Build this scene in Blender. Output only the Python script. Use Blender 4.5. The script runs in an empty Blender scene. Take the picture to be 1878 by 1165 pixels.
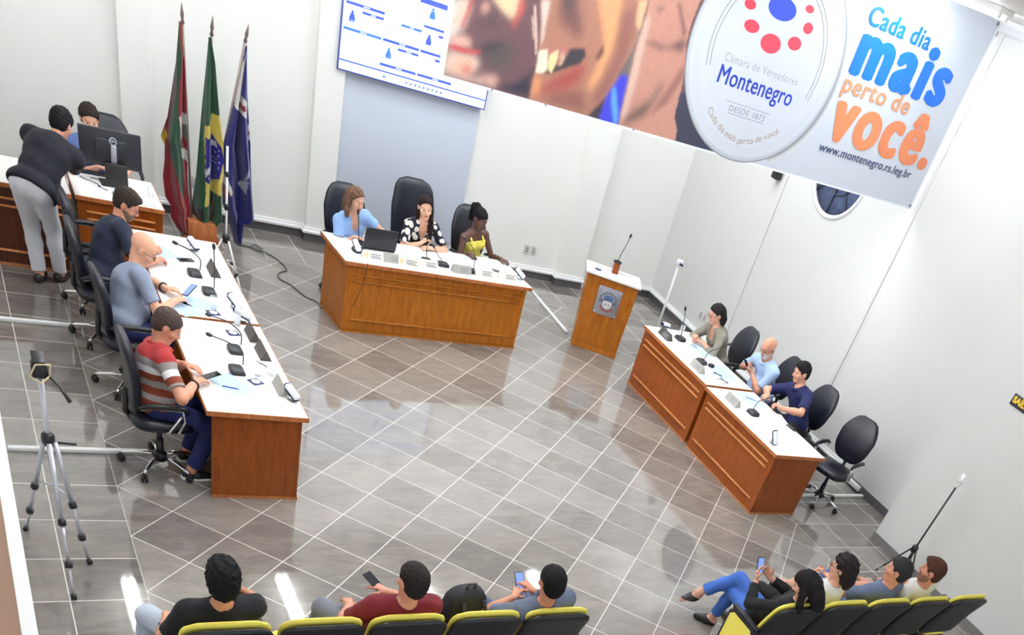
import bpy, bmesh, math, random
import numpy as np
from mathutils import Vector, Matrix, Euler

random.seed(7)
np.random.seed(7)
SC = bpy.context.scene
COL = SC.collection
PI = math.pi

# ------------------------------------------------------------------ camera, world, exposure
cam_data = bpy.data.cameras.new('camera')
cam = bpy.data.objects.new('camera', cam_data)
COL.objects.link(cam)
RIGHT = Vector((0.843606, -0.44266, 0.303942)); DOWN = Vector((-0.141748, -0.729548, -0.66908)); FWD = Vector((0.517915, 0.521356, -0.678197))
m3 = Matrix((RIGHT, -DOWN, -FWD)).transposed()
cam.matrix_world = Matrix.Translation((-0.748912, -7.302136, 4.441124)) @ m3.to_4x4()
cam_data.sensor_width = 36.0
cam_data.lens = 1607.92 / 1878 * 36.0
cam_data.shift_x = (939.0 - 1095.9) / 1878
cam_data.shift_y = (1441.06 - 582.5) / 1878
cam_data.clip_start = 0.05
SC.camera = cam

world = bpy.data.worlds.new('world'); SC.world = world
world.use_nodes = True
bg = world.node_tree.nodes['Background']
bg.inputs['Color'].default_value = (0.93, 0.97, 1.0, 1)
bg.inputs['Strength'].default_value = 0.55

SC.view_settings.view_transform = 'Standard'
SC.view_settings.look = 'None'
SC.view_settings.gamma = 1.0
SC.view_settings.use_curve_mapping = False
SC.view_settings.exposure = 1.2

TUBE_STRENGTH = 44.0

# ------------------------------------------------------------------ materials
MATS = {}
def mat(name, col, rough=0.5, metal=0.0, spec=0.5, ior=None, emit=None, estr=0.0, trans=0.0, alpha=1.0,
        noise=0.0, nscale=8.0, bump=0.0, bscale=60.0, coat=0.0, sheen=0.0):
    if name in MATS: return MATS[name]
    m = bpy.data.materials.new(name); m.use_nodes = True
    nt = m.node_tree; b = nt.nodes['Principled BSDF']
    c = (col[0], col[1], col[2], 1)
    b.inputs['Base Color'].default_value = c
    b.inputs['Roughness'].default_value = rough
    b.inputs['Metallic'].default_value = metal
    b.inputs['Specular IOR Level'].default_value = spec
    if ior: b.inputs['IOR'].default_value = ior
    if trans: b.inputs['Transmission Weight'].default_value = trans
    if alpha < 1: b.inputs['Alpha'].default_value = alpha
    if coat: b.inputs['Coat Weight'].default_value = coat
    if sheen: b.inputs['Sheen Weight'].default_value = sheen
    if emit:
        b.inputs['Emission Color'].default_value = (*emit, 1)
        b.inputs['Emission Strength'].default_value = estr
    if noise:
        tc = nt.nodes.new('ShaderNodeTexCoord')
        n = nt.nodes.new('ShaderNodeTexNoise'); n.inputs['Scale'].default_value = nscale
        n.inputs['Detail'].default_value = 5
        nt.links.new(tc.outputs['Object'], n.inputs['Vector'])
        r = nt.nodes.new('ShaderNodeMix'); r.data_type = 'RGBA'
        r.inputs['A'].default_value = (*[max(0, x*(1-noise)) for x in col], 1)
        r.inputs['B'].default_value = (*[min(1, x*(1+noise)) for x in col], 1)
        nt.links.new(n.outputs['Fac'], r.inputs['Factor'])
        nt.links.new(r.outputs['Result'], b.inputs['Base Color'])
    if bump:
        n2 = nt.nodes.new('ShaderNodeTexNoise'); n2.inputs['Scale'].default_value = bscale
        tc2 = nt.nodes.new('ShaderNodeTexCoord')
        nt.links.new(tc2.outputs['Object'], n2.inputs['Vector'])
        bp = nt.nodes.new('ShaderNodeBump'); bp.inputs['Strength'].default_value = bump
        bp.inputs['Distance'].default_value = 0.004
        nt.links.new(n2.outputs['Fac'], bp.inputs['Height'])
        nt.links.new(bp.outputs['Normal'], b.inputs['Normal'])
    MATS[name] = m
    return m

def srgb(r, g, b):
    def f(x):
        x /= 255.0
        return x/12.92 if x <= 0.04045 else ((x+0.055)/1.055)**2.4
    return (f(r), f(g), f(b))

def wood_mat(name, c0, c1, rough=0.32):
    m = bpy.data.materials.new(name); m.use_nodes = True
    nt = m.node_tree; b = nt.nodes['Principled BSDF']
    tc = nt.nodes.new('ShaderNodeTexCoord'); mp = nt.nodes.new('ShaderNodeMapping')
    mp.inputs['Scale'].default_value = (9, 9, 1.3)
    n = nt.nodes.new('ShaderNodeTexNoise'); n.inputs['Scale'].default_value = 3.0
    n.inputs['Detail'].default_value = 7; n.inputs['Roughness'].default_value = 0.6
    n.inputs['Distortion'].default_value = 0.6
    cr = nt.nodes.new('ShaderNodeValToRGB')
    cr.color_ramp.elements[0].position = 0.3; cr.color_ramp.elements[0].color = (*c0, 1)
    cr.color_ramp.elements[1].position = 0.72; cr.color_ramp.elements[1].color = (*c1, 1)
    nt.links.new(tc.outputs['Object'], mp.inputs['Vector']); nt.links.new(mp.outputs['Vector'], n.inputs['Vector'])
    nt.links.new(n.outputs['Fac'], cr.inputs['Fac']); nt.links.new(cr.outputs['Color'], b.inputs['Base Color'])
    b.inputs['Roughness'].default_value = rough
    b.inputs['Specular IOR Level'].default_value = 0.35
    MATS[name] = m
    return m

def tile_mat(name, rot45, off, size, c0, c1, grout):
    m = bpy.data.materials.new(name); m.use_nodes = True
    nt = m.node_tree; b = nt.nodes['Principled BSDF']; L = nt.links.new
    def N(t, **kw):
        n = nt.nodes.new(t)
        for k, v in kw.items(): setattr(n, k, v)
        return n
    def math_(op, a, bb=None, c=None):
        n = N('ShaderNodeMath', operation=op)
        for i, x in enumerate((a, bb, c)):
            if x is None: continue
            if isinstance(x, (int, float)): n.inputs[i].default_value = x
            else: L(x, n.inputs[i])
        return n.outputs[0]
    tc = N('ShaderNodeTexCoord'); sp = N('ShaderNodeSeparateXYZ')
    L(tc.outputs['Object'], sp.inputs[0])
    x = math_('SUBTRACT', sp.outputs[0], off[0]); y = math_('SUBTRACT', sp.outputs[1], off[1])
    if rot45:
        s = 0.5/math.sqrt(2)*2
        u = math_('DIVIDE', math_('SUBTRACT', x, y), s); v = math_('DIVIDE', math_('ADD', x, y), s)
    else:
        u = math_('DIVIDE', x, size); v = math_('DIVIDE', y, size)
    fu = math_('FRACT', u); fv = math_('FRACT', v)
    du = math_('MINIMUM', fu, math_('SUBTRACT', 1.0, fu)); dv = math_('MINIMUM', fv, math_('SUBTRACT', 1.0, fv))
    d = math_('MINIMUM', du, dv)
    g = math_('LESS_THAN', d, 0.0082)
    cb = N('ShaderNodeCombineXYZ'); L(math_('FLOOR', u), cb.inputs[0]); L(math_('FLOOR', v), cb.inputs[1])
    wn = N('ShaderNodeTexWhiteNoise', noise_dimensions='3D'); L(cb.outputs[0], wn.inputs['Vector'])
    # stone veining, shifted per tile
    va = N('ShaderNodeVectorMath', operation='MULTIPLY_ADD'); L(wn.outputs['Color'], va.inputs[0])
    va.inputs[1].default_value = (20, 20, 20); L(tc.outputs['Object'], va.inputs[2])
    mp = N('ShaderNodeMapping'); mp.inputs['Scale'].default_value = (2.2, 7.0, 1); mp.inputs['Rotation'].default_value = (0, 0, 0.5)
    L(va.outputs[0], mp.inputs['Vector'])
    n1 = N('ShaderNodeTexNoise'); n1.inputs['Scale'].default_value = 1.3; n1.inputs['Detail'].default_value = 9
    n1.inputs['Roughness'].default_value = 0.68; n1.inputs['Distortion'].default_value = 0.8
    L(mp.outputs['Vector'], n1.inputs['Vector'])
    f = math_('ADD', math_('MULTIPLY', n1.outputs['Fac'], 0.9), math_('MULTIPLY', wn.outputs['Value'], 0.30))
    cr = N('ShaderNodeValToRGB')
    cr.color_ramp.elements[0].position = 0.38; cr.color_ramp.elements[0].color = (*c0, 1)
    cr.color_ramp.elements[1].position = 0.85; cr.color_ramp.elements[1].color = (*c1, 1)
    L(f, cr.inputs['Fac'])
    mx = N('ShaderNodeMix', data_type='RGBA'); L(g, mx.inputs['Factor']); L(cr.outputs['Color'], mx.inputs['A'])
    mx.inputs['B'].default_value = (*grout, 1)
    L(mx.outputs['Result'], b.inputs['Base Color'])
    rr = math_('ADD', math_('MULTIPLY', g, 0.35), math_('ADD', 0.025, math_('MULTIPLY', n1.outputs['Fac'], 0.035)))
    L(rr, b.inputs['Roughness'])
    b.inputs['IOR'].default_value = 1.9
    bp = N('ShaderNodeBump'); bp.inputs['Strength'].default_value = 0.02; bp.inputs['Distance'].default_value = 0.002
    L(n1.outputs['Fac'], bp.inputs['Height']); L(bp.outputs['Normal'], b.inputs['Normal'])
    MATS[name] = m
    return m

WHITE_WALL = mat('white wall paint', srgb(217, 217, 215), 0.65, noise=0.012, nscale=1.5, bump=0.05, bscale=90)  # same paint as the back wall, darkened against strong light on the right wall
WALL_BRIGHT = mat('wall paint brightened', srgb(244, 244, 240), 0.65, noise=0.012, nscale=1.5, bump=0.05, bscale=90)  # same white paint, lightened to imitate more light at the back
CEIL = mat('ceiling paint', srgb(232, 230, 222), 0.8)
WHITE_LAM = mat('white laminate', srgb(248, 248, 246), 0.38)
BLACK_PL = mat('black plastic', (0.012, 0.012, 0.016), 0.38)
BLACK_LE = mat('black leatherette', (0.006, 0.007, 0.016), 0.36, bump=0.12, bscale=120)
CHROME = mat('chrome', (0.85, 0.85, 0.86), 0.16, metal=1.0)
ALU = mat('brushed aluminium', (0.78, 0.78, 0.80), 0.34, metal=0.85)
WOOD = wood_mat('varnished wood', srgb(146, 80, 8), srgb(186, 112, 26))
WOOD_R = wood_mat('reddish wood', srgb(124, 56, 12), srgb(156, 82, 28))
WOOD_D = wood_mat('dark wood', srgb(66, 30, 16), srgb(96, 48, 24))
WOOD_E = wood_mat('wood edge', srgb(156, 88, 44), srgb(196, 124, 74))
PAPER = mat('paper', srgb(236, 240, 248), 0.75)
GLASS = mat('clear glass', (0.9, 0.95, 1.0), 0.04, alpha=0.28)

# ------------------------------------------------------------------ mesh helpers
class MB:
    """collects shapes and links them as one mesh object"""
    def __init__(s): s.v = []; s.f = []; s.m = []; s.sm = []
    def add(s, vs, fs, mi=0, smooth=False):
        o = len(s.v); s.v += [tuple(v) for v in vs]
        for f in fs:
            s.f.append([o+i for i in f]); s.m.append(mi); s.sm.append(smooth)
        return s
    def box(s, c, d, rot=None, mi=0):
        h = [x/2 for x in d]
        vs = [Vector((sx*h[0], sy*h[1], sz*h[2])) for sx in (-1, 1) for sy in (-1, 1) for sz in (-1, 1)]
        if rot is not None:
            R = rot if isinstance(rot, Matrix) else Euler(rot).to_matrix()
            vs = [R @ v for v in vs]
        vs = [v + Vector(c) for v in vs]
        return s.add(vs, [(0,1,3,2),(4,6,7,5),(0,4,5,1),(2,3,7,6),(0,2,6,4),(1,5,7,3)], mi)
    def rbox(s, c, d, r, rot=None, mi=0, seg=2):
        """box with rounded edges"""
        bm = bmesh.new(); bmesh.ops.create_cube(bm, size=1)
        for v in bm.verts: v.co = Vector((v.co.x*d[0], v.co.y*d[1], v.co.z*d[2]))
        bmesh.ops.bevel(bm, geom=list(bm.edges), offset=r, segments=seg, profile=0.5, affect='EDGES', clamp_overlap=True)
        R = Matrix.Identity(3) if rot is None else (rot if isinstance(rot, Matrix) else Euler(rot).to_matrix())
        bm.verts.ensure_lookup_table(); bm.verts.index_update()
        vs = [R @ v.co + Vector(c) for v in bm.verts]; fs = [[v.index for v in f.verts] for f in bm.faces]
        bm.free()
        return s.add(vs, fs, mi, True)
    def tube(s, pts, r, seg=10, mi=0, cap=True, closed=False):
        P = [Vector(p) for p in pts]; n = len(P)
        rs = r if isinstance(r, (list, tuple)) else [r]*n
        T = []
        for i in range(n):
            a = P[(i-1) % n] if closed else P[max(i-1, 0)]
            b = P[(i+1) % n] if closed else P[min(i+1, n-1)]
            d = b-a
            T.append(d.normalized() if d.length > 1e-9 else Vector((0, 0, 1)))
        up = Vector((0, 0, 1)) if abs(T[0].z) < 0.9 else Vector((1, 0, 0))
        u = T[0].cross(up).normalized(); vs = []
        for i in range(n):
            u = (u - T[i]*u.dot(T[i]))
            if u.length < 1e-6: u = T[i].orthogonal()
            u.normalize(); w = T[i].cross(u)
            for k in range(seg):
                a = 2*PI*k/seg
                vs.append(P[i] + (u*math.cos(a) + w*math.sin(a))*rs[i])
        fs = []
        for i in range(n if closed else n-1):
            j = (i+1) % n
            for k in range(seg):
                k2 = (k+1) % seg
                fs.append((i*seg+k, i*seg+k2, j*seg+k2, j*seg+k))
        s.add(vs, fs, mi, True)
        if cap and not closed:
            s.add(vs[:seg], [list(range(seg))[::-1]], mi); s.add(vs[-seg:], [list(range(seg))], mi)
        return s
    def lathe(s, prof, seg=24, c=(0, 0, 0), R=None, mi=0):
        vs = []; fs = []; n = len(prof)
        for r, z in prof:
            for k in range(seg):
                a = 2*PI*k/seg
                v = Vector((r*math.cos(a), r*math.sin(a), z))
                if R is not None: v = R @ v
                vs.append(v + Vector(c))
        for i in range(n-1):
            for k in range(seg):
                k2 = (k+1) % seg
                fs.append((i*seg+k, i*seg+k2, (i+1)*seg+k2, (i+1)*seg+k))
        s.add(vs, fs, mi, True)
        if prof[0][0] > 1e-6: s.add(vs[:seg], [list(range(seg))[::-1]], mi)
        if prof[-1][0] > 1e-6: s.add(vs[-seg:], [list(range(seg))], mi)
        return s
    def prism(s, poly, z0, z1, F=None, mi=0):
        """2-D outline extruded; F maps (x, y, z) to 3-D"""
        F = F or (lambda x, y, z: (x, y, z)); n = len(poly)
        vs = [F(x, y, z0) for x, y in poly] + [F(x, y, z1) for x, y in poly]
        fs = [list(range(n))[::-1], [n+i for i in range(n)]] + [(i, (i+1) % n, n+(i+1) % n, n+i) for i in range(n)]
        return s.add(vs, fs, mi)
    def ell(s, c, r, R=None, mi=0, nu=14, nv=9):
        prof = []
        vs = []; fs = []
        for i in range(nv+1):
            t = PI*i/nv
            for k in range(nu):
                a = 2*PI*k/nu
                v = Vector((r[0]*math.sin(t)*math.cos(a), r[1]*math.sin(t)*math.sin(a), -r[2]*math.cos(t)))
                if R is not None: v = R @ v
                vs.append(v + Vector(c))
        for i in range(nv):
            for k in range(nu):
                k2 = (k+1) % nu
                fs.append((i*nu+k, i*nu+k2, (i+1)*nu+k2, (i+1)*nu+k))
        return s.add(vs, fs, mi, True)
    def build(s, name, mats, parent=None, bevel=0.0, loc=None, rotz=0.0, fixn=False):
        me = bpy.data.meshes.new(name); me.from_pydata(s.v, [], s.f); me.update()
        for m in (mats if isinstance(mats, (list, tuple)) else [mats]): me.materials.append(m)
        me.polygons.foreach_set('material_index', s.m); me.polygons.foreach_set('use_smooth', s.sm)
        if fixn or True:
            bm = bmesh.new(); bm.from_mesh(me)
            bmesh.ops.remove_doubles(bm, verts=bm.verts, dist=1e-5)
            bmesh.ops.recalc_face_normals(bm, faces=bm.faces); bm.to_mesh(me); bm.free()
        o = bpy.data.objects.new(name, me); COL.objects.link(o)
        if parent is not None: o.parent = parent
        if loc is not None: o.location = loc
        o.rotation_euler = (0, 0, rotz)
        if bevel:
            b = o.modifiers.new('bevel', 'BEVEL'); b.width = bevel; b.segments = 2; b.limit_method = 'ANGLE'
        return o

def tag(o, label, cat, group=None):
    o['label'] = label; o['category'] = cat
    if group: o['group'] = group
    return o
def thing(name, label, cat, loc=(0, 0, 0), rotz=0.0, group=None):
    o = bpy.data.objects.new(name, None); COL.objects.link(o)
    o.location = loc; o.rotation_euler = (0, 0, rotz); o.empty_display_size = 0.1
    return tag(o, label, cat, group)
def struct(o):
    o['kind'] = 'structure'; return o
def dup(root, loc, rotz=None, label=None, group=None, skip=()):
    def cp(o, parent):
        c = o.copy(); COL.objects.link(c)
        if parent is not None: c.parent = parent
        for ch in list(o.children):
            if ch.name.split('.')[0] not in skip: cp(ch, c)
        return c
    r = cp(root, None); r.location = loc
    if rotz is not None: r.rotation_euler = (0, 0, rotz)
    if label: r['label'] = label
    if group: r['group'] = group
    return r
def text_mesh(name, body, size, M, m, parent=None, sx=1.0, offset=0.0, extrude=0.0012, align='LEFT', spacing=1.0):
    """letters as a real mesh laid on the plane given by the 4x4 matrix M"""
    cu = bpy.data.curves.new(name, 'FONT'); cu.body = body; cu.size = size; cu.align_x = align
    cu.offset = offset; cu.extrude = extrude; cu.space_character = spacing; cu.resolution_u = 4
    t = bpy.data.objects.new(name+'_curve', cu); COL.objects.link(t)
    dg = bpy.context.evaluated_depsgraph_get(); dg.update()
    me = bpy.data.meshes.new_from_object(t.evaluated_get(dg))
    bpy.data.objects.remove(t)
    me.transform(Matrix.Diagonal((sx, 1, 1, 1))); me.transform(M)
    me.materials.clear(); me.materials.append(m)
    o = bpy.data.objects.new(name, me); COL.objects.link(o)
    if parent is not None: o.parent = parent
    return o

# ------------------------------------------------------------------ the room
CEIL_Z = 4.9
FLOOR_DIAG = tile_mat('slate tiles diagonal', True, (0, 0), 0.5, srgb(112, 106, 101), srgb(156, 149, 142), srgb(214, 211, 206))
FLOOR_STR = tile_mat('slate tiles straight', False, (0, 0), 0.5, srgb(104, 98, 94), srgb(146, 139, 132), srgb(216, 212, 206))
FLOOR_STR_R = tile_mat('slate tiles straight right', False, (7.4, -0.37), 0.5, srgb(108, 102, 98), srgb(150, 143, 137), srgb(218, 214, 210))
FLOOR_BEIGE = mat('beige floor', srgb(226, 190, 168), 0.6, noise=0.05, nscale=3)
SKIRT = mat('dark skirting tile', srgb(84, 82, 86), 0.3, noise=0.15, nscale=12)
SKIRT2 = mat('grey skirting tile', srgb(118, 116, 116), 0.3, noise=0.15, nscale=12)
MOULD = mat('white moulding', srgb(240, 241, 242), 0.4)

def quad_floor():
    mb = MB()
    xs = [-0.72, 0.0, 7.4, 9.4]; ys = [-9.0, 5.52, 6.8]
    def face(x0, x1, y0, y1, mi):
        mb.add([(x0, y0, 0), (x1, y0, 0), (x1, y1, 0), (x0, y1, 0)], [(0, 1, 2, 3)], mi)
    face(-0.76, 0, -9, 5.5, 1); face(0, 7.4, -9, 5.5, 0); face(7.4, 9.4, -9, 5.5, 2); face(-0.76, 9.4, 5.5, 6.8, 1)
    face(-3.2, -0.76, 1.6, 6.8, 1); face(-3.2, -0.76, -9, 1.6, 3)
    # underside and rim give the slab its thickness
    mb.add([(-3.2, -9, -0.12), (9.4, -9, -0.12), (9.4, 6.8, -0.12), (-3.2, 6.8, -0.12),
            (-3.2, -9, 0), (9.4, -9, 0), (9.4, 6.8, 0), (-3.2, 6.8, 0)],
           [(0, 3, 2, 1), (0, 1, 5, 4), (1, 2, 6, 5), (2, 3, 7, 6), (3, 0, 4, 7)], 1)
    return mb.build('floor', [FLOOR_DIAG, FLOOR_STR, FLOOR_STR_R, FLOOR_BEIGE])
struct(quad_floor())

wb = struct(MB().box((2.3, 6.6, 2.45), (11.0, 0.16, 4.9)).box((8.5, 6.66, 2.45), (1.6, 0.08, 4.9)).build('wall_back', WALL_BRIGHT))
struct(MB().box((1.17, 6.47, 2.45), (0.34, 0.10, 4.9)).build('pilaster', WALL_BRIGHT, wb, bevel=0.008))
struct(MB().box((3.39, 6.47, 2.45), (0.36, 0.11, 4.9)).build('pilaster', WALL_BRIGHT, wb, bevel=0.008))
struct(MB().box((7.44, 6.49, 2.45), (0.48, 0.16, 4.9)).build('pilaster', WALL_BRIGHT, wb, bevel=0.008))
# right wall with a round window opening (built as a ring of quads round the hole)
WINY, WINZ, WINR = 3.28, 3.0, 0.54
def right_wall():
    mb = MB(); x0, x1 = 9.2, 9.36; n = 48
    half = 0.7
    hole = [(WINY+WINR*math.cos(2*PI*k/n), WINZ+WINR*math.sin(2*PI*k/n)) for k in range(n)]
    sq = []
    for k in range(n):
        c, s_ = math.cos(2*PI*k/n), math.sin(2*PI*k/n); t = half/max(abs(c), abs(s_))
        sq.append((WINY+c*t, WINZ+s_*t))
    vs = [(x0, *p) for p in hole] + [(x0, *p) for p in sq] + [(x1, *p) for p in hole]
    fs = []
    for k in range(n):
        j = (k+1) % n
        fs += [(k, j, n+j, n+k), (k, 2*n+k, 2*n+j, j)]
    mb.add(vs, fs)
    ya, yb = WINY-half, WINY+half; za, zb = WINZ-half, WINZ+half
    for y0, y1, z0, z1 in ((-0.7, ya, 0, 4.9), (yb, 6.7, 0, 4.9), (ya, yb, 0, za), (ya, yb, zb, 4.9)):
        mb.add([(x0, y0, z0), (x0, y1, z0), (x0, y1, z1), (x0, y0, z1)], [(0, 1, 2, 3)])
    mb.add([(x1+0.04, -0.7, 0), (x1+0.04, 6.7, 0), (x1+0.04, 6.7, 4.9), (x1+0.04, -0.7, 4.9)], [(3, 2, 1, 0)])
    mb.box((8.93, -4.85, 2.45), (0.86, 8.34, 4.9))
    return mb
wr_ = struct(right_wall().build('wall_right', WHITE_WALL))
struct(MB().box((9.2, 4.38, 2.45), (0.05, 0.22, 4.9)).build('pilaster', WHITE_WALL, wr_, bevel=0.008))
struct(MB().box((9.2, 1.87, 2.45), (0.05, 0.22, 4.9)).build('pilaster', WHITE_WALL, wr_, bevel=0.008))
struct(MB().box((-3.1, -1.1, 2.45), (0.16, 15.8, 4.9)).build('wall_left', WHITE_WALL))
struct(MB().box((3.1, -1.1, CEIL_Z+0.06), (12.6, 15.8, 0.12)).build('ceiling', CEIL))
# low partition along the left edge of the floor, camera almost above it
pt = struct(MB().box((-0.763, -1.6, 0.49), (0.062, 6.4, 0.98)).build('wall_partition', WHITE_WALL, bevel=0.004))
struct(MB().box((-0.7655, -1.6, 0.99), (0.073, 6.42, 0.022)).build('coping', MOULD, pt, bevel=0.003))

def strip(path, prof, name, m, parent=None):
    """profile (outwards, up) swept along a wall line; the room is on the path's right-hand side"""
    mb = MB(); n = len(path); k = len(prof); vs = []
    P = [Vector((p[0], p[1])) for p in path]
    for i in range(n):
        d1 = (P[i]-P[i-1]).normalized() if i else (P[1]-P[0]).normalized()
        d2 = (P[i+1]-P[i]).normalized() if i < n-1 else d1
        n1 = Vector((d1.y, -d1.x)); n2 = Vector((d2.y, -d2.x))
        b = n1+n2; b = b/max(0.3, b.dot(n1))
        for o, z in prof: vs.append((P[i].x+b.x*o, P[i].y+b.y*o, z))
    fs = [(i*k+a, i*k+(a+1) % k, (i+1)*k+(a+1) % k, (i+1)*k+a) for i in range(n-1) for a in range(k)]
    fs += [list(range(k)), list(range((n-1)*k, n*k))[::-1]]
    mb.add(vs, fs)
    return mb.build(name, m, parent)
back_path = [(-3.0, 6.52), (0.998, 6.52), (0.998, 6.42), (1.342, 6.42), (1.342, 6.52), (3.208, 6.52), (3.208, 6.415), (3.572, 6.415),
             (3.572, 6.52), (7.198, 6.52), (7.198, 6.41), (7.682, 6.41), (7.682, 6.62), (9.2, 6.62)]
right_path = [(9.2, 6.62), (9.2, -0.68), (8.5, -0.68), (8.5, -7.0)]
lo = [(0, 0), (0.014, 0), (0.014, 0.105), (0, 0.105)]
hi = [(0, 0.105), (0.035, 0.105), (0.042, 0.115), (0.042, 0.135), (0.026, 0.15), (0.02, 0.172), (0, 0.175)]
b1 = struct(strip(back_path, lo, 'baseboard_back', SKIRT)); struct(strip(back_path, hi, 'moulding', MOULD, b1))
b2 = struct(strip(right_path[:2], lo, 'baseboard_right', SKIRT)); struct(strip([(9.2, 6.62), (9.2, 0.9)], hi, 'moulding', MOULD, b2))
struct(strip([(9.2, -0.68), (8.5, -0.68), (8.5, -7.0)], [(0, 0), (0.014, 0), (0.014, 0.1), (0, 0.1)], 'baseboard_front', SKIRT2))
struct(strip([(9.2, 6.62), (9.2, -0.68), (8.5, -0.68), (8.5, -7.0)], [(0, 4.78), (0.05, 4.8), (0.09, 4.86), (0.1, 4.9), (0, 4.9)], 'trim_1', MOULD))

# pale blue-grey panel on the back wall, below the screen
PANEL = mat('pale blue panel', srgb(206, 213, 228), 0.55)
tag(MB().rbox((4.505, 6.498, 1.33), (1.9, 0.04, 2.1), 0.004).build('wall_panel', PANEL),
    'tall pale blue-grey panel fixed to the back wall below the screen', 'panel')

# round window in the right wall
win = struct(MB().tube([(9.205, WINY+(WINR-0.01)*math.cos(2*PI*k/48), WINZ+(WINR-0.01)*math.sin(2*PI*k/48)) for k in range(48)], 0.03, 8, closed=True).build('window_1', MOULD))
PANE = mat('blue grey window glass', srgb(92, 104, 140), 0.12, noise=0.25, nscale=6)
struct(MB().lathe([(0.0001, 0), (WINR-0.01, 0), (WINR-0.01, 0.01), (0.0001, 0.01)], 48, (9.26, WINY, WINZ), Matrix.Rotation(PI/2, 3, 'Y')).build('pane', PANE, win))
mm = MB()
for k in range(8):
    a = 2*PI*k/8+0.1
    mm.tube([(9.25, WINY+0.0*math.cos(a), WINZ), (9.25, WINY+WINR*math.cos(a), WINZ+WINR*math.sin(a))], 0.011, 6)
mm.tube([(9.25, WINY+0.27*math.cos(2*PI*k/36), WINZ+0.27*math.sin(2*PI*k/36)) for k in range(36)], 0.012, 6, closed=True)
struct(mm.build('muntins', mat('window lead', srgb(52, 58, 78), 0.5), win))

# ceiling lamps: twin fluorescent tubes in white trays
TUBE = mat('lit tube', (1, 1, 1), 0.4, emit=(0.93, 0.97, 1.0), estr=TUBE_STRENGTH)
TRAY = mat('lamp tray', srgb(240, 240, 238), 0.4)
def lamp(x, y, label):
    t = thing('ceiling_lamp', label, 'lamp', (x, y, CEIL_Z), 0, 'fluorescent ceiling lamps')
    MB().rbox((0, 0, -0.022), (0.2, 1.3, 0.044), 0.006).build('tray', TRAY, t)
    for s in (-1, 1):
        MB().tube([(s*0.052, -0.6, -0.064), (s*0.052, 0.6, -0.064)], 0.016, 10).build('tube', TUBE, t)
        for e in (-1, 1): MB().box((s*0.052, e*0.615, -0.058), (0.036, 0.03, 0.05)).build('socket', TRAY, t)
    return t
l0 = None
for x in (0.6, 2.9, 5.3, 7.65):
    for y in (4.7, 2.9, 1.1, -0.7, -2.6):
        if y < -0.5 and x > 6 or y < -2 and x > 3: continue  # the two front rows are added out of view to brighten desks and floor
        if y == 1.1 and x < 7: y = 0.2
        place = {0.6: 'first row from the left', 2.9: 'second row from the left', 5.3: 'third row from the left', 7.65: 'row by the right wall'}[x]
        depth = {0.2: 'a step in front of the banner', 4.7: 'nearest the back wall', 2.9: 'just behind the banner', 1.1: 'just in front of the banner', -0.7: 'added unseen above the middle of the floor', -2.6: 'added unseen above the audience seats'}[y]
        lb = 'twin-tube white ceiling lamp, %s, %s' % (place, depth)
        l0 = lamp(x, y, lb) if l0 is None else dup(l0, (x, y, CEIL_Z), 0, lb)

# power outlets
def outlet(loc, rotz, label):
    t = thing('power_outlet', label, 'outlet', loc, rotz, 'wall outlets')
    for k in (-1, 1):
        MB().rbox((k*0.058, -0.006, 0), (0.085, 0.012, 0.125), 0.004).build('cover_plate', mat('outlet plate', srgb(206, 204, 200), 0.4), t)
        for z in (-0.02, 0.02): MB().rbox((k*0.058, -0.014, z), (0.022, 0.008, 0.014), 0.003).build('socket', BLACK_PL, t)
    return t
o1 = outlet((6.7, 6.52, 0.40), 0, 'double power outlet on the back wall beside the yellow top woman')
dup(o1, (9.2, 4.98, 0.39), -PI/2, 'double power outlet on the right wall beside the woman in glasses')
dup(o1, (1.77, 6.52, 0.42), 0, 'power outlet on the back wall between the red and the green flag')

# exit sign
sg = thing('exit_sign', 'black SAÍDA exit sign with yellow lettering on the right wall', 'sign', (8.5, -1.53, 2.19), -PI/2)
MB().rbox((0, -0.006, 0), (0.42, 0.012, 0.115), 0.003).build('board', mat('sign black', srgb(52, 52, 60), 0.5), sg)
MS = Matrix.Translation((-0.19, -0.0135, -0.022)) @ Matrix.Rotation(PI/2, 4, 'X')
text_mesh('lettering', 'SAÍDA', 0.085, MS, mat('sign yellow', srgb(240, 200, 60), 0.5), sg, 1.05, 0.004)
MS = Matrix.Translation((-0.19, -0.0135, -0.05)) @ Matrix.Rotation(PI/2, 4, 'X')

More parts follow.
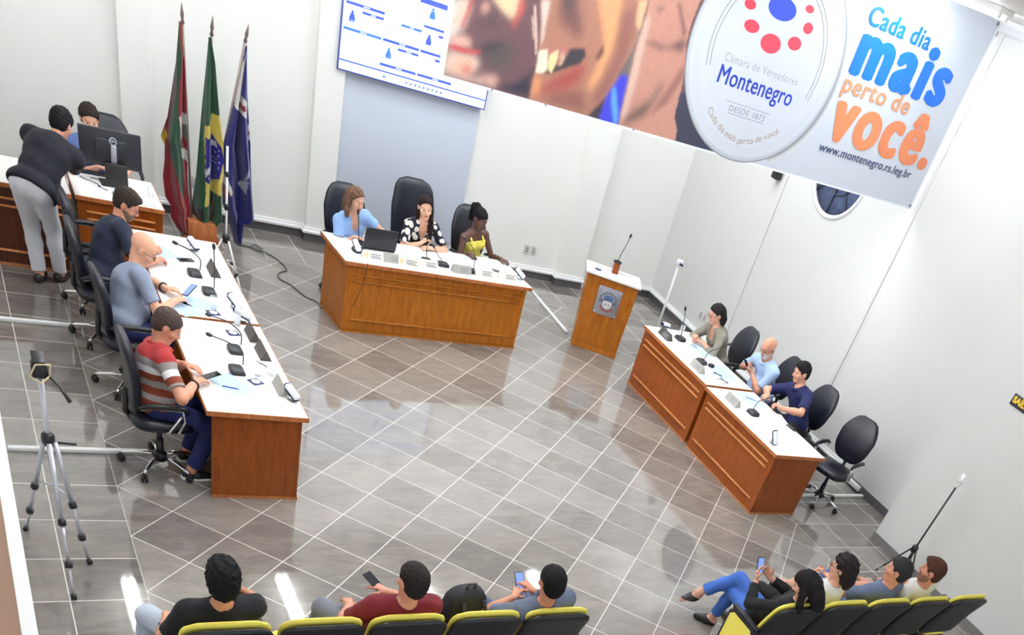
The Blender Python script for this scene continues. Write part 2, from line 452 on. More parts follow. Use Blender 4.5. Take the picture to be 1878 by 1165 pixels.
# ------------------------------------------------------------------ desks
def desk(label, L, D, H, loc, rotz, wood, over=(0.03, 0.03), panel=True, pale=True, group=None):
    """front faces local -y; origin at floor centre"""
    t = thing('meeting_desk', label, 'desk', loc, rotz, group)
    tl, td = L+2*over[0], D+2*over[1]
    MB().rbox((0, 0, H-0.0165), (tl-0.012, td-0.012, 0.033), 0.002).build('tabletop', WHITE_LAM, t)
    e = MB()
    for s in (-1, 1):
        e.box((0, s*(td/2-0.004), H-0.021), (tl, 0.012, 0.04)); e.box((s*(tl/2-0.004), 0, H-0.021), (0.012, td-0.02, 0.04))
    e.build('edge_band', WOOD_E, t, bevel=0.003)
    hp = H-0.045
    MB().box((0, -D/2+0.012, 0.02+hp/2), (L, 0.024, hp-0.02)).build('front_panel', wood, t)
    for s in (-1, 1):
        MB().box((s*(L/2-0.012), 0.012, 0.02+hp/2), (0.024, D-0.026, hp-0.02)).build('side_panel', wood, t)
    b = MB().box((0, -D/2+0.008, 0.012), (L+0.012, 0.03, 0.024))
    for s in (-1, 1): b.box((s*(L/2-0.008), 0.0, 0.012), (0.03, D+0.0, 0.024))
    b.build('plinth', WOOD_E if pale else wood, t)
    MB().box((0, 0.0, hp-0.05), (L-0.05, 0.05, 0.1)).build('stretcher', wood, t)
    if panel:
        for z in (hp-0.10, hp-0.17, 0.15):
            MB().rbox((0, -D/2-0.006, z), (L-0.15, 0.03, 0.022), 0.009).build('moulding', MOULD_W if pale else wood, t)
    return t
MOULD_W = wood_mat('moulding wood', srgb(176, 106, 50), srgb(214, 144, 88))
G = 'white topped meeting desks'
# left pair: fronts face the middle (+x)
dl1 = desk('white-topped wooden desk of the man in the striped polo', 1.63, 0.71, 0.78, (1.055, 0.69, 0), PI/2, WOOD_R, (0.03, 0.045))
dl2 = desk('white-topped wooden desk of the bald man and the man in dark polo', 1.86, 0.71, 0.78, (1.055, 2.525, 0), PI/2, WOOD_R, (0.02, 0.045))
# right pair: fronts face the middle (-x)
dr1 = desk('white-topped wooden desk in front of the woman in a grey-green top', 1.60, 0.72, 0.78, (7.16, 2.275, 0), -PI/2, WOOD_R, (0.02, 0.03))
dr2 = desk('white-topped wooden desk in front of the man in navy polo, empty chair at its end', 1.54, 0.72, 0.78, (7.13, 0.60, 0), -PI/2, WOOD_R, (0.03, 0.04))
# head table
dc = desk('long wooden head table where three women sit', 2.39, 0.74, 0.80, (4.06, 4.015, 0), math.radians(3.4), WOOD, (0.05, 0.05), pale=False)
# rear left pair, fronts face the viewer (-y)
dm1 = desk('dark wooden desk behind the standing man in white trousers', 1.6, 0.74, 0.78, (-0.61, 4.53, 0), 0, WOOD_D, (0.02, 0.03))
dm2 = desk('wooden desk that carries the black computer monitor', 0.80, 0.76, 0.78, (0.66, 4.56, 0), 0, WOOD_R, (0.02, 0.03))

# lectern
lt = thing('lectern', 'tall wooden lectern with white top and metal crest plate', 'lectern', (6.78, 4.16, 0), math.radians(-27))
def frustum(mb, w0, w1, y0a, y0b, y1a, y1b, z0, z1, mi=0):
    vs = [(-w0/2, y0a, z0), (w0/2, y0a, z0), (w0/2, y0b, z0), (-w0/2, y0b, z0), (-w1/2, y1a, z1), (w1/2, y1a, z1), (w1/2, y1b, z1), (-w1/2, y1b, z1)]
    return mb.add(vs, [(0, 3, 2, 1), (4, 5, 6, 7), (0, 1, 5, 4), (1, 2, 6, 5), (2, 3, 7, 6), (3, 0, 4, 7)], mi)
frustum(MB(), 0.66, 0.74, -0.2, 0.16, -0.21, 0.2, 0.07, 0.97).build('body', WOOD, lt, bevel=0.004)
MB().box((0, -0.03, 0.035), (0.67, 0.37, 0.07)).build('plinth', WOOD_D if False else WOOD, lt, bevel=0.004)
MB().rbox((0, 0.0, 0.985), (0.79, 0.48, 0.03), 0.004).build('top', WHITE_LAM, lt)
MB().box((0, 0.1, 1.0025), (0.52, 0.006, 0.005)).build('slot', mat('slot grey', srgb(150, 146, 140), 0.5), lt)
Rp = Matrix.Rotation(math.atan2(-0.01, 0.9), 3, 'X')
PLQ = mat('brushed plate', srgb(168, 170, 180), 0.35, metal=0.7, noise=0.12, nscale=30)
pl = MB().rbox((0, -0.2125, 0.69), (0.34, 0.01, 0.36), 0.003).build('crest_plate', PLQ, lt)
bl = mat('crest blue', srgb(84, 108, 160), 0.4); rd = mat('crest red', srgb(168, 84, 84), 0.4); sv = mat('crest silver', srgb(222, 222, 224), 0.35); dk = mat('crest dark', srgb(104, 108, 124), 0.4)
def plate_poly(name, poly, m, y=-0.2185):
    return MB().prism(poly, y, y-0.002, lambda x, yy, z: (x, z, yy)).build(name, m, pl)
def arc(cx, cz, r0, r1, a0, a1, n=18):
    A = [math.radians(a0+(a1-a0)*i/n) for i in range(n+1)]
    return [(cx+r1*math.cos(a), cz+r1*math.sin(a)) for a in A] + [(cx+r0*math.cos(a), cz+r0*math.sin(a)) for a in reversed(A)]
plate_poly('crest_arch', arc(0, 0.68, 0.118, 0.135, 20, 160), dk)
plate_poly('crest_crown', [(-0.06, 0.70), (0.06, 0.70), (0.065, 0.77), (0.04, 0.755), (0.035, 0.785), (0.012, 0.765), (0, 0.79), (-0.012, 0.765), (-0.035, 0.785), (-0.04, 0.755), (-0.065, 0.77)], bl)
plate_poly('crest_shield', arc(0, 0.66, 0.0, 0.062, 0, 360, 24)[:25], sv)
plate_poly('crest_ribbon', arc(0, 0.665, 0.085, 0.108, 205, 335), rd)
for s in (-1, 1):
    plate_poly('crest_branch', arc(s*0.10, 0.69, 0.0, 0.03, 0, 360, 12)[:13], dk)
    plate_poly('crest_emblem', arc(s*0.022, 0.655, 0.0, 0.011, 0, 360, 12)[:13], dk, -0.2195)
    for z in (0.535, 0.845):
        MB().ell((s*0.15, -0.218, z), (0.01, 0.004, 0.01)).build('rivet', sv, pl)

# ------------------------------------------------------------------ printed colour on dense meshes
def attr_mat(name, rough=0.5, sheen=0.0):
    m = bpy.data.materials.new(name); m.use_nodes = True
    nt = m.node_tree; b = nt.nodes['Principled BSDF']; b.inputs['Roughness'].default_value = rough
    a = nt.nodes.new('ShaderNodeAttribute'); a.attribute_name = 'Col'
    nt.links.new(a.outputs['Color'], b.inputs['Base Color'])
    if sheen: b.inputs['Sheen Weight'].default_value = sheen
    return m
def inside(px_, py_, poly):
    r = np.zeros(px_.shape, bool); n = len(poly)
    for i in range(n):
        x0, y0 = poly[i]; x1, y1 = poly[(i+1) % n]
        if y0 == y1: continue
        c = ((y0 <= py_) != (y1 <= py_)) & (px_ < (x1-x0)*(py_-y0)/(y1-y0)+x0)
        r ^= c
    return r
def blur(a, s):
    if s <= 0: return a
    k = int(3*s)+1; g = np.exp(-0.5*(np.arange(-k, k+1)/s)**2); g /= g.sum()
    p = np.pad(a, ((k, k), (k, k)), mode='edge')
    p = sum(g[i]*p[i:i+a.shape[0]] for i in range(2*k+1))
    return sum(g[i]*p[:, i:i+a.shape[1]] for i in range(2*k+1))
def lin(c): return np.array(srgb(*c))
def set_col(me, rgb):
    ca = me.color_attributes.new('Col', 'FLOAT_COLOR', 'POINT')
    out = np.ones((len(me.vertices), 4), np.float32); out[:, :3] = rgb
    ca.data.foreach_set('color', out.ravel())

# ------------------------------------------------------------------ the banner across the room
BANNER_POLYS = [([(-0.1,-0.1),(4.3,-0.1),(4.3,2),(-0.1,2)],(112,82,88),0),([(-0.012,0.499),(0.152,0.538),(0.132,0.355),(0.089,0.306),(0.022,0.225),(0.02,0.123),(0.02,0.008),(-0.007,0.025),(-0.002,0.34)],(228,226,220),4),([(0.094,0.524),(0.188,0.547),(0.145,0.363),(0.045,0.335),(0.045,0.405)],(232,196,176),4),([(0.166,0.542),(0.202,0.55),(0.159,0.405),(0.139,0.356),(0.116,0.357),(0.145,0.434)],(190,70,70),2),([(0.02,0.235),(0.069,0.291),(0.164,0.312),(0.238,0.296),(0.233,0.249),(0.122,0.224)],(226,180,165),3),([(0.074,0.197),(0.191,0.194),(0.306,0.208),(0.349,0.16),(0.289,0.077),(0.2,0.046),(0.029,0.039),(0.02,0.123)],(232,200,185),4),([(0.103,0.095),(0.271,0.154),(0.266,0.107),(0.116,0.069)],(240,160,100),5),([(0.195,0.103),(0.261,0.129),(0.289,0.077),(0.205,0.059)],(205,90,90),4),([(0.361,0.501),(0.404,0.517),(0.439,0.442),(0.32,0.415),(0.259,0.373),(0.27,0.425)],(88,72,76),5),([(0.274,0.241),(0.351,0.287),(0.528,0.35),(0.627,0.349),(0.635,0.257),(0.545,0.161),(0.411,0.173),(0.364,0.233)],(84,80,78),7),([(0.274,0.241),(0.396,0.297),(0.545,0.348),(0.535,0.325),(0.42,0.268),(0.301,0.23)],(58,56,70),3),([(0.014,0.226),(0.12,0.233),(0.237,0.233),(0.298,0.241),(0.359,0.254),(0.304,0.217),(0.189,0.203),(0.073,0.202)],(205,80,85),1.5),([(0.276,0.53),(0.314,0.566),(0.348,0.553),(0.341,0.519),(0.309,0.489),(0.275,0.503)],(215,165,150),3),([(0.332,0.74),(0.566,0.798),(0.609,0.648),(0.611,0.582),(0.587,0.521),(0.54,0.516),(0.476,0.545),(0.37,0.59)],(240,205,170),3),([(0.429,0.605),(0.518,0.626),(0.53,0.585),(0.49,0.554)],(236,214,160),4),([(0.594,0.644),(0.647,0.657),(0.657,0.593),(0.616,0.506),(0.597,0.456),(0.57,0.495),(0.602,0.558)],(205,95,85),3),([(0.337,0.075),(0.492,0.108),(0.545,0.095),(0.527,0.037),(0.445,0.032)],(225,180,165),4),([(0.046,0.031),(0.413,0.032),(0.389,0.062),(0.199,0.052)],(226,190,180),3),([(0.871,0.261),(0.879,0.03),(0.528,0.032),(0.682,0.088),(0.811,0.176)],(52,50,66),3),([(0.74,0.646),(0.755,0.65),(0.824,0.474),(0.86,0.342),(0.844,0.338)],(228,195,180),1),([(0.742,0.569),(0.75,0.582),(0.814,0.425),(0.793,0.438)],(222,190,176),1),([(0.727,0.891),(0.794,0.692),(0.86,0.513),(0.869,0.312),(0.877,0.013),(1.669,0.006),(1.766,0.357),(1.838,0.681),(1.839,0.943),(1.839,1.17)],(176,124,105),1),([(0.799,0.693),(0.881,0.713),(0.883,0.564),(0.891,0.466),(0.881,0.386),(0.847,0.555)],(228,208,196),2),([(0.98,0.722),(0.931,0.871),(1.086,0.909),(1.133,0.773),(1.206,0.7),(1.273,0.545),(1.22,0.525),(1.086,0.572),(0.995,0.605),(0.966,0.659)],(120,82,80),6),([(0.986,0.738),(1.123,0.771),(1.074,0.677)],(84,80,80),3),([(1.255,0.951),(1.535,1.02),(1.569,0.878),(1.592,0.728),(1.599,0.554),(1.571,0.433),(1.542,0.31),(1.472,0.194),(1.432,0.236),(1.473,0.362),(1.507,0.533),(1.424,0.689)],(232,170,120),4),([(1.375,0.786),(1.519,0.82),(1.513,0.741),(1.435,0.723)],(242,160,120),5),([(1.473,0.526),(1.502,0.548),(1.513,0.486),(1.473,0.428),(1.444,0.438)],(110,70,65),2),([(1.597,0.807),(1.732,0.871),(1.771,0.69),(1.734,0.468),(1.666,0.251),(1.625,0.156),(1.548,0.088),(1.501,0.148),(1.589,0.32),(1.646,0.499)],(150,98,90),5),([(1.737,0.918),(1.828,0.94),(1.832,0.784),(1.826,0.71),(1.763,0.768)],(235,190,150),2),([(1.072,0.111),(1.385,0.193),(1.489,0.041),(1.027,0.026)],(140,92,84),5),([(1.51,0.019),(1.661,0.198),(1.666,0.014)],(60,55,66),2),([(0.951,0.119),(1.132,0.256),(1.331,0.381),(1.376,0.358),(1.34,0.251),(1.225,0.159),(1.067,0.127),(0.948,0.052)],(165,75,75),5),([(0.892,0.041),(0.884,0.187),(0.954,0.186),(0.952,0.078)],(236,160,110),4),([(1.152,0.446),(1.318,0.483),(1.343,0.432),(1.299,0.366),(1.195,0.319),(1.033,0.235),(0.964,0.229),(1.04,0.285),(1.129,0.337)],(62,58,66),1.5),([(0.879,0.393),(1.172,0.459),(1.131,0.37),(0.893,0.349)],(190,120,110),2),([(0.875,0.369),(0.953,0.394),(0.981,0.305),(0.985,0.257),(0.955,0.223),(0.886,0.22)],(238,234,212),1),([(0.99,0.371),(1.056,0.417),(1.07,0.356),(1.051,0.288),(1.044,0.237),(0.993,0.267),(0.987,0.322)],(240,226,170),1),([(1.088,0.392),(1.113,0.422),(1.136,0.371),(1.123,0.32),(1.093,0.305),(1.094,0.354)],(205,170,150),1),([(1.839,0.943),(1.839,1.17),(1.85,1.173),(1.851,0.945),(1.839,0.769),(1.831,0.606),(1.846,0.383),(1.715,0.355),(1.811,0.593)],(120,110,105),1),([(1.753,0.389),(1.846,0.383),(1.873,0.009),(1.639,0.018),(1.658,0.206)],(66,70,215),2),([(1.699,0.266),(1.728,0.29),(1.826,0.108),(1.851,0.014),(1.807,0.024),(1.721,0.175)],(100,170,248),2),([(1.838,0.942),(1.801,1.226),(2.453,1.391),(2.377,1.072),(2.353,0.91),(2.361,0.751),(2.443,0.548),(2.464,0.392),(2.479,0.206),(2.565,0.102),(2.579,-0.006),(1.869,0.005),(1.844,0.603),(1.853,0.814)],(200,146,130),1),([(1.93,0.904),(2.027,0.947),(1.987,0.887)],(110,85,85),3),([(2.139,0.994),(2.17,1.002),(2.323,0.829),(2.31,0.783)],(130,95,95),2),([(2.205,0.407),(2.26,0.441),(2.196,0.268),(2.129,0.138),(1.945,0.031),(1.896,0.069),(1.997,0.158),(2.155,0.282)],(92,78,74),5),([(2.397,0.605),(2.453,0.527),(2.338,0.273),(2.178,0.147),(2.215,0.225),(2.341,0.458)],(150,104,96),3),([(1.853,0.814),(1.901,0.856),(1.921,0.62),(1.933,0.146),(1.877,0.03),(1.871,0.087),(1.844,0.603)],(226,190,176),3),([(1.887,0.661),(2.009,0.688),(2.18,0.689),(2.31,0.783),(2.361,0.751),(2.347,0.672),(2.237,0.68),(2.08,0.645)],(128,92,90),3),([(2.464,0.392),(2.53,0.406),(2.711,0.192),(3.178,-0.025),(2.579,-0.006),(2.565,0.102),(2.479,0.206)],(62,64,84),1),([(2.784,0.044),(3.209,-0.006),(2.969,-0.01)],(40,50,120),2)]

banner = thing('hanging_banner', 'wide printed banner with faces, round badge and blue and orange slogan', 'banner', (2.783, 1.466, 3.03), math.radians(3.4308))
BW, BH = 6.375, 1.856
BANW = mat('banner vinyl', srgb(200, 206, 217), 0.45)
MB().box((BW/2, 0.004, BH/2), (BW, 0.006, BH)).build('sheet', BANW, banner)
hem = MB().box((BW/2, 0.0, 0.008), (BW, 0.005, 0.016)).box((BW/2, 0.0, BH-0.008), (BW, 0.005, 0.016)).box((BW-0.01, 0.0, BH/2), (0.02, 0.005, BH-0.034)).box((0.012, -0.002, BH/2), (0.05, 0.005, BH-0.034))
hem.build('hem', mat('banner hem', srgb(238, 240, 244), 0.45), banner)
def banner_photo():
    us = np.arange(0.012, 3.62, 0.0085); vs = np.arange(0.018, BH-0.016, 0.0085)
    U, V = np.meshgrid(us, vs); rgb = np.zeros(U.shape+(3,))
    for poly, col, bl in BANNER_POLYS:
        m = inside(U, V, poly).astype(float)
        if bl: m = blur(m, bl*0.8)
        rgb += m[..., None]*(lin(col)-rgb)
    rgb *= 0.80*(1+0.06*np.random.randn(*U.shape))[..., None]
    ny, nx = U.shape
    verts = np.stack([U.ravel(), np.full(U.size, -0.0005), V.ravel()], 1)
    i = (np.arange(ny-1)[:, None]*nx+np.arange(nx-1)[None]).ravel()
    me = bpy.data.meshes.new('photo_print')
    me.from_pydata(verts.tolist(), [], np.stack([i, i+1, i+nx+1, i+nx], 1).tolist()); me.update()
    set_col(me, np.clip(rgb.reshape(-1, 3), 0, 1)); me.materials.append(attr_mat('banner photo', 0.45))
    o = bpy.data.objects.new('photo_print', me); COL.objects.link(o); o.parent = banner
banner_photo()
def bpoly(name, poly, m, parent, y):
    mb = MB().add([(u, y, v) for u, v in poly], [list(range(len(poly)))]); return mb.build(name, m, parent)
BU, BV, BA, BB = 3.363, 0.852, 0.988, 0.866
def ring(a0, a1, y, th0=0, th1=360, n=72, c=(BU, BV), ab=(BA, BB)):
    A = [math.radians(th0+(th1-th0)*i/n) for i in range(n+1)]
    vs = [(c[0]+ab[0]*a0*math.cos(a), y, c[1]+ab[1]*a0*math.sin(a)) for a in A]+[(c[0]+ab[0]*a1*math.cos(a), y, c[1]+ab[1]*a1*math.sin(a)) for a in A]
    return vs, [(i, i+1, n+2+i, n+1+i) for i in range(n)]
# printed badge: graded rim and its printed drop shadow are part of the artwork
bd = MB()
cols = [(1.0, 168), (0.985, 214), (0.95, 228), (0.90, 226), (0.84, 229)]
badge_m = [mat('badge grey %d' % c, srgb(c-28, c-22, c-12), 0.45) for _, c in cols]
for i in range(4):
    bd.add(*ring(cols[i+1][0], cols[i][0], -0.003), i)
bd.add(*ring(0.0, 0.84, -0.003), 4)
badge = bd.build('badge', badge_m, banner)
for k, (o_, c) in enumerate(((0.0, 150), (0.025, 188), (0.05, 208))):
    A = [math.radians(-62+112*i/30) for i in range(31)]
    w = lambda t: math.sin(math.pi*min(1, max(0, t)))
    vs = [(BU+BA*math.cos(a), -0.0022, BV+BB*math.sin(a)) for a in A]
    vs2 = [(BU+(BA*(1.0+o_+0.03*w(i/30)))*math.cos(a), -0.0022+0.0003*k, BV+BB*(1.0+o_+0.03*w(i/30))*math.sin(a)-0.01) for i, a in enumerate(A)]
    MB().add(vs+vs2, [(i, i+1, 32+i, 31+i) for i in range(30)]).build('badge_shadow', mat('printed grey %d' % c, srgb(c, c+2, c+8), 0.45), banner)
line_m = mat('badge line', srgb(120, 126, 147), 0.45)
for a0, th in ((0.70, (10, 172)), (0.745, (10, 172))):
    vs, fs = ring(a0, a0+0.008, -0.004, -18, 198); MB().add(vs, fs).build('badge_line', line_m, badge)
for c, r in (((2.937, 1.176), (0.072, 0.036)), ((3.038, 1.036), (0.097, 0.047)), ((3.333, 0.969), (0.133, 0.073)), ((3.625, 1.035), (0.09, 0.052)),
             ((3.723, 1.177), (0.065, 0.043)), ((3.656, 1.31), (0.057, 0.029)), ((3.03, 1.31), (0.06, 0.03)), ((3.328, 1.235), (0.182, 0.085))):
    blue = c[0] == 3.328
    bpoly('badge_dot', [(c[0]+r[0]*math.cos(2*PI*k/28), c[1]+r[1]*math.sin(2*PI*k/28)) for k in range(28)],
          mat('dot blue', srgb(45, 73, 204), 0.45) if blue else mat('dot red', srgb(210, 64, 83), 0.45), badge, -0.004)
for u0, u1, v in ((3.032, 3.65, 0.449), (3.092, 3.598, 0.359)):
    bpoly('badge_rule', [(u0, v-0.002), (u1, v-0.002), (u1, v+0.002), (u0, v+0.002)], line_m, badge, -0.004)

def text_geo(body, offset=0.0, spacing=1.0, shear=0.0):
    cu = bpy.data.curves.new('t', 'FONT'); cu.body = body; cu.size = 1; cu.offset = offset; cu.resolution_u = 5
    cu.space_character = spacing; cu.shear = shear; cu.fill_mode = 'FRONT' if hasattr(cu, 'fill_mode') and False else cu.fill_mode
    t = bpy.data.objects.new('t', cu); COL.objects.link(t)
    dg = bpy.context.evaluated_depsgraph_get(); dg.update()
    me = bpy.data.meshes.new_from_object(t.evaluated_get(dg))
    vs = [tuple(v.co) for v in me.vertices]; fs = [list(p.vertices) for p in me.polygons]
    bpy.data.objects.remove(t); bpy.data.meshes.remove(me)
    return vs, fs
def fit_text(name, body, u0, u1, vb, vt, m, parent, bold=0.0, y=-0.004, spacing=1.0):
    """letters printed flat on the banner; heavier weights by overprinting with small shifts"""
    vs, fs = text_geo(body, 0.0, spacing)
    xs = [v[0] for v in vs]; x0, x1 = min(xs), max(xs); yt = max(v[1] for v in vs)
    sx = (u1-u0)/(x1-x0+2*bold); sy = (vt-vb)/(yt+bold); mb = MB()
    K = [(0, 0)] if not bold else [(a_/3, b_/3) for a_ in range(-3, 4) for b_ in range(-3, 4) if abs(a_)+abs(b_) < 5]+[(0, 0)]
    for i, (cx_, cy_) in enumerate(K):
        mb.add([(u0+(v[0]-x0+bold+bold*cx_)*sx, y-0.00003*i, vb+(v[1]+bold*0.5*cy_)*sy) for v in vs], fs)
    return mb.build(name, m, parent)
TB = mat('print blue', srgb(1, 102, 208), 0.45); TO = mat('print orange', srgb(220, 130, 87), 0.45)
TN = mat('print navy', srgb(52, 62, 104), 0.45); TM = mat('print royal', srgb(31, 60, 174), 0.45); TG = mat('print pale grey', srgb(156, 160, 172), 0.45)
TT = mat('print tan', srgb(164, 142, 124), 0.45); TO2 = mat('print pale orange', srgb(212, 142, 104), 0.45)
fit_text('slogan', 'Cada dia', 4.442, 5.455, 1.385, 1.54, TB, banner, 0.03, spacing=1.08)
fit_text('slogan', 'mais', 4.462, 6.04, 0.998, 1.46, TB, banner, 0.065, spacing=1.2)
fit_text('slogan', 'perto de', 4.469, 5.576, 0.828, 0.985, TO2, banner, 0.025, spacing=1.08)
fit_text('slogan', 'você.', 4.49, 6.28, 0.425, 0.915, TO, banner, 0.06, spacing=1.18)
fit_text('web_address', 'www.montenegro.rs.leg.br', 4.49, 6.1, 0.29, 0.368, TN, banner, 0.012, spacing=1.05)
fit_text('badge_lettering', 'Câmara de Vereadores', 2.847, 3.845, 0.735, 0.80, TG, badge, 0.0, spacing=1.15)
fit_text('badge_lettering', 'Montenegro', 2.837, 3.856, 0.563, 0.705, TM, badge, 0.014, spacing=1.05)
fit_text('badge_lettering', 'DESDE 1873', 3.10, 3.59, 0.378, 0.426, mat('print grey', srgb(132, 137, 152), 0.45), badge, 0.0, spacing=1.15)
def arc_text():
    path = [(2.84, 0.335), (2.879, 0.298), (3.006, 0.224), (3.158, 0.168), (3.369, 0.138), (3.545, 0.17), (3.7, 0.235), (3.867, 0.332)]
    P = [Vector(p) for p in path]; cum = [0]
    for a, b in zip(P, P[1:]): cum.append(cum[-1]+(b-a).length)
    s = 'Cada dia mais perto de você.'; adv = []
    for ch in s:
        if ch == ' ': adv.append((0.28, None)); continue
        vs, fs = text_geo(ch, 0.0); xs = [v[0] for v in vs]; adv.append((max(xs)-min(xs)+0.10, (vs, fs, min(xs))))
    tot = sum(a for a, _ in adv); k = cum[-1]/tot; x = 0; mb = MB()
    for a, g in adv:
        t = (x+a/2)*k; i = max(j for j in range(len(cum)-1) if cum[j] <= t+1e-9)
        d = (P[i+1]-P[i]).normalized(); c = P[i]+d*(t-cum[i]); n = Vector((-d.y, d.x))
        if g:
            vs, fs, mn = g
            mb.add([((c+d*((v[0]-mn-(a-0.1)/2)*k)+n*(v[1]*0.085)).x, -0.004, (c+d*((v[0]-mn-(a-0.1)/2)*k)+n*(v[1]*0.085)).y) for v in vs], fs)
        x += a
    mb.build('badge_lettering', TT, badge)
arc_text()
for u, v in ((BW-0.035, 0.035), (BW-0.05, BH-0.04), (0.5, 0.012), (1.05, 0.012), (2.05, 0.012)):
    er = 0.018 if v > 0.02 else 0.009
    MB().lathe([(er*0.45, 0), (er, 0), (er, 0.004), (er*0.45, 0.004)], 16, (u, -0.003, v), Matrix.Rotation(PI/2, 3, 'X')).build('eyelet', mat('eyelet steel', srgb(140, 144, 160), 0.3, metal=0.7), banner)
# ties up to the ceiling
for u in (0.02, 1.6, 3.2, 4.8, 6.35):
    MB().tube([(u, 0.004, BH-0.02), (u, 0.004, 1.872)], 0.004, 6).build('tie', MOULD, banner)
tag(MB().rbox((9.13, 1.9, 4.82), (0.1, 0.09, 0.14), 0.004).build('banner_bracket', mat('bracket grey', srgb(176, 166, 158), 0.5)),
    'grey-brown bracket high on the right wall at the banner corner', 'bracket')

# ------------------------------------------------------------------ the screen
tv = thing('wall_screen', 'large lit screen showing a grid of names with blue bars', 'screen', (3.448, 6.40, 2.018))
TW, TH = 2.02, 1.16
BLUEF = mat('screen frame', srgb(58, 82, 170), 0.35)
fr = MB()
for c, d in (((TW/2, 0, 0.006), (TW, 0.05, 0.012)), ((TW/2, 0, TH-0.006), (TW, 0.05, 0.012)), ((0.006, 0, TH/2), (0.012, 0.05, TH)), ((TW-0.006, 0, TH/2), (0.012, 0.05, TH))): fr.box(c, d)
fr.build('frame', BLUEF, tv); MB().box((TW/2, 0.02, TH/2), (TW-0.02, 0.05, TH-0.02)).build('housing', BLACK_PL, tv)
def emis(name, c, s=1.0): return mat(name, (0.02, 0.02, 0.02), 0.4, emit=srgb(*c), estr=s)
SE = 0.62
scm = [emis('screen white', (234, 246, 255), SE), emis('screen blue', (66, 96, 235), SE), emis('screen sky', (206, 226, 246), SE), emis('screen mid blue', (70, 130, 230), SE), emis('screen bar', (222, 238, 255), SE)]
sc = MB(); sc.box((TW/2, -0.012, TH/2), (TW-0.024, 0.012, TH-0.024), mi=0)
def srect(x0, x1, z, h, mi, y=-0.0195):
    x0 -= 3.448; x1 -= 3.448; z -= 2.018
    sc.add([(x0, y, z-h/2), (x1, y, z-h/2), (x1, y, z+h/2), (x0, y, z+h/2)], [(0, 1, 2, 3)], mi)
for x0, x1, z, h, mi in ((3.49, 3.965, 2.69, .026, 1), (3.693, 3.961, 2.633, .024, 1), (3.481, 3.956, 2.441, .026, 3), (3.979, 4.451, 2.442, .026, 1), (4.471, 4.945, 2.442, .026, 1),
        (4.188, 4.453, 2.633, .024, 3), (4.475, 4.95, 2.695, .024, 1), (4.182, 4.45, 2.386, .024, 1), (3.972, 4.448, 2.192, .026, 1), (4.47, 4.94, 2.193, .026, 1), (4.68, 4.945, 2.636, .024, 1),
        (4.678, 4.94, 2.388, .024, 1), (3.984, 4.461, 2.693, .02, 2), (4.389, 5.45, 2.935, .05, 1), (3.47, 5.45, 3.06, .06, 2), (3.462, 5.455, 2.124, .014, 1), (3.98, 4.9, 2.86, .01, 2), (3.56, 3.8, 2.53, .006, 2),
        (4.06, 4.3, 2.53, .006, 2), (4.05, 4.3, 2.28, .006, 2), (3.56, 3.8, 2.78, .006, 2), (5.0, 5.45, 2.60, .024, 1), (4.965, 5.45, 2.46, .026, 1), (5.05, 5.44, 2.075, .04, 2)): srect(x0, x1, z, h, mi)
for x0, x1, z in ((3.70, 3.78, 2.69), (3.8, 3.86, 2.633), (3.69, 3.77, 2.441), (4.19, 4.27, 2.442), (4.3, 4.35, 2.633), (4.29, 4.36, 2.386), (4.18, 4.26, 2.192), (4.68, 4.76, 2.193)): srect(x0, x1, z, .012, 4, -0.0198)
for x, z, mi in ((3.575, 2.578, 1), (4.074, 2.586, 2), (4.561, 2.58, 1), (4.068, 2.327, 3), (4.557, 2.345, 2), (4.565, 2.843, 3)):     # small portraits: head and shoulders
    for w_, h_, dz in ((.07, .05, -.035), (.05, .03, .0), (.028, .03, .03)): srect(x-w_/2, x+w_/2, z+dz, h_, mi)
for k in range(9): srect(4.33+k*.06, 4.352+k*.06, 2.072, .02, 1 if k % 3 else 3)
srect(4.03, 4.055, 2.071, .024, 3)
sc.build('screen', scm, tv)
MB().box((TW/2, 0.075, TH/2), (0.5, 0.09, 0.4)).build('wall_mount', BLACK_PL, tv)

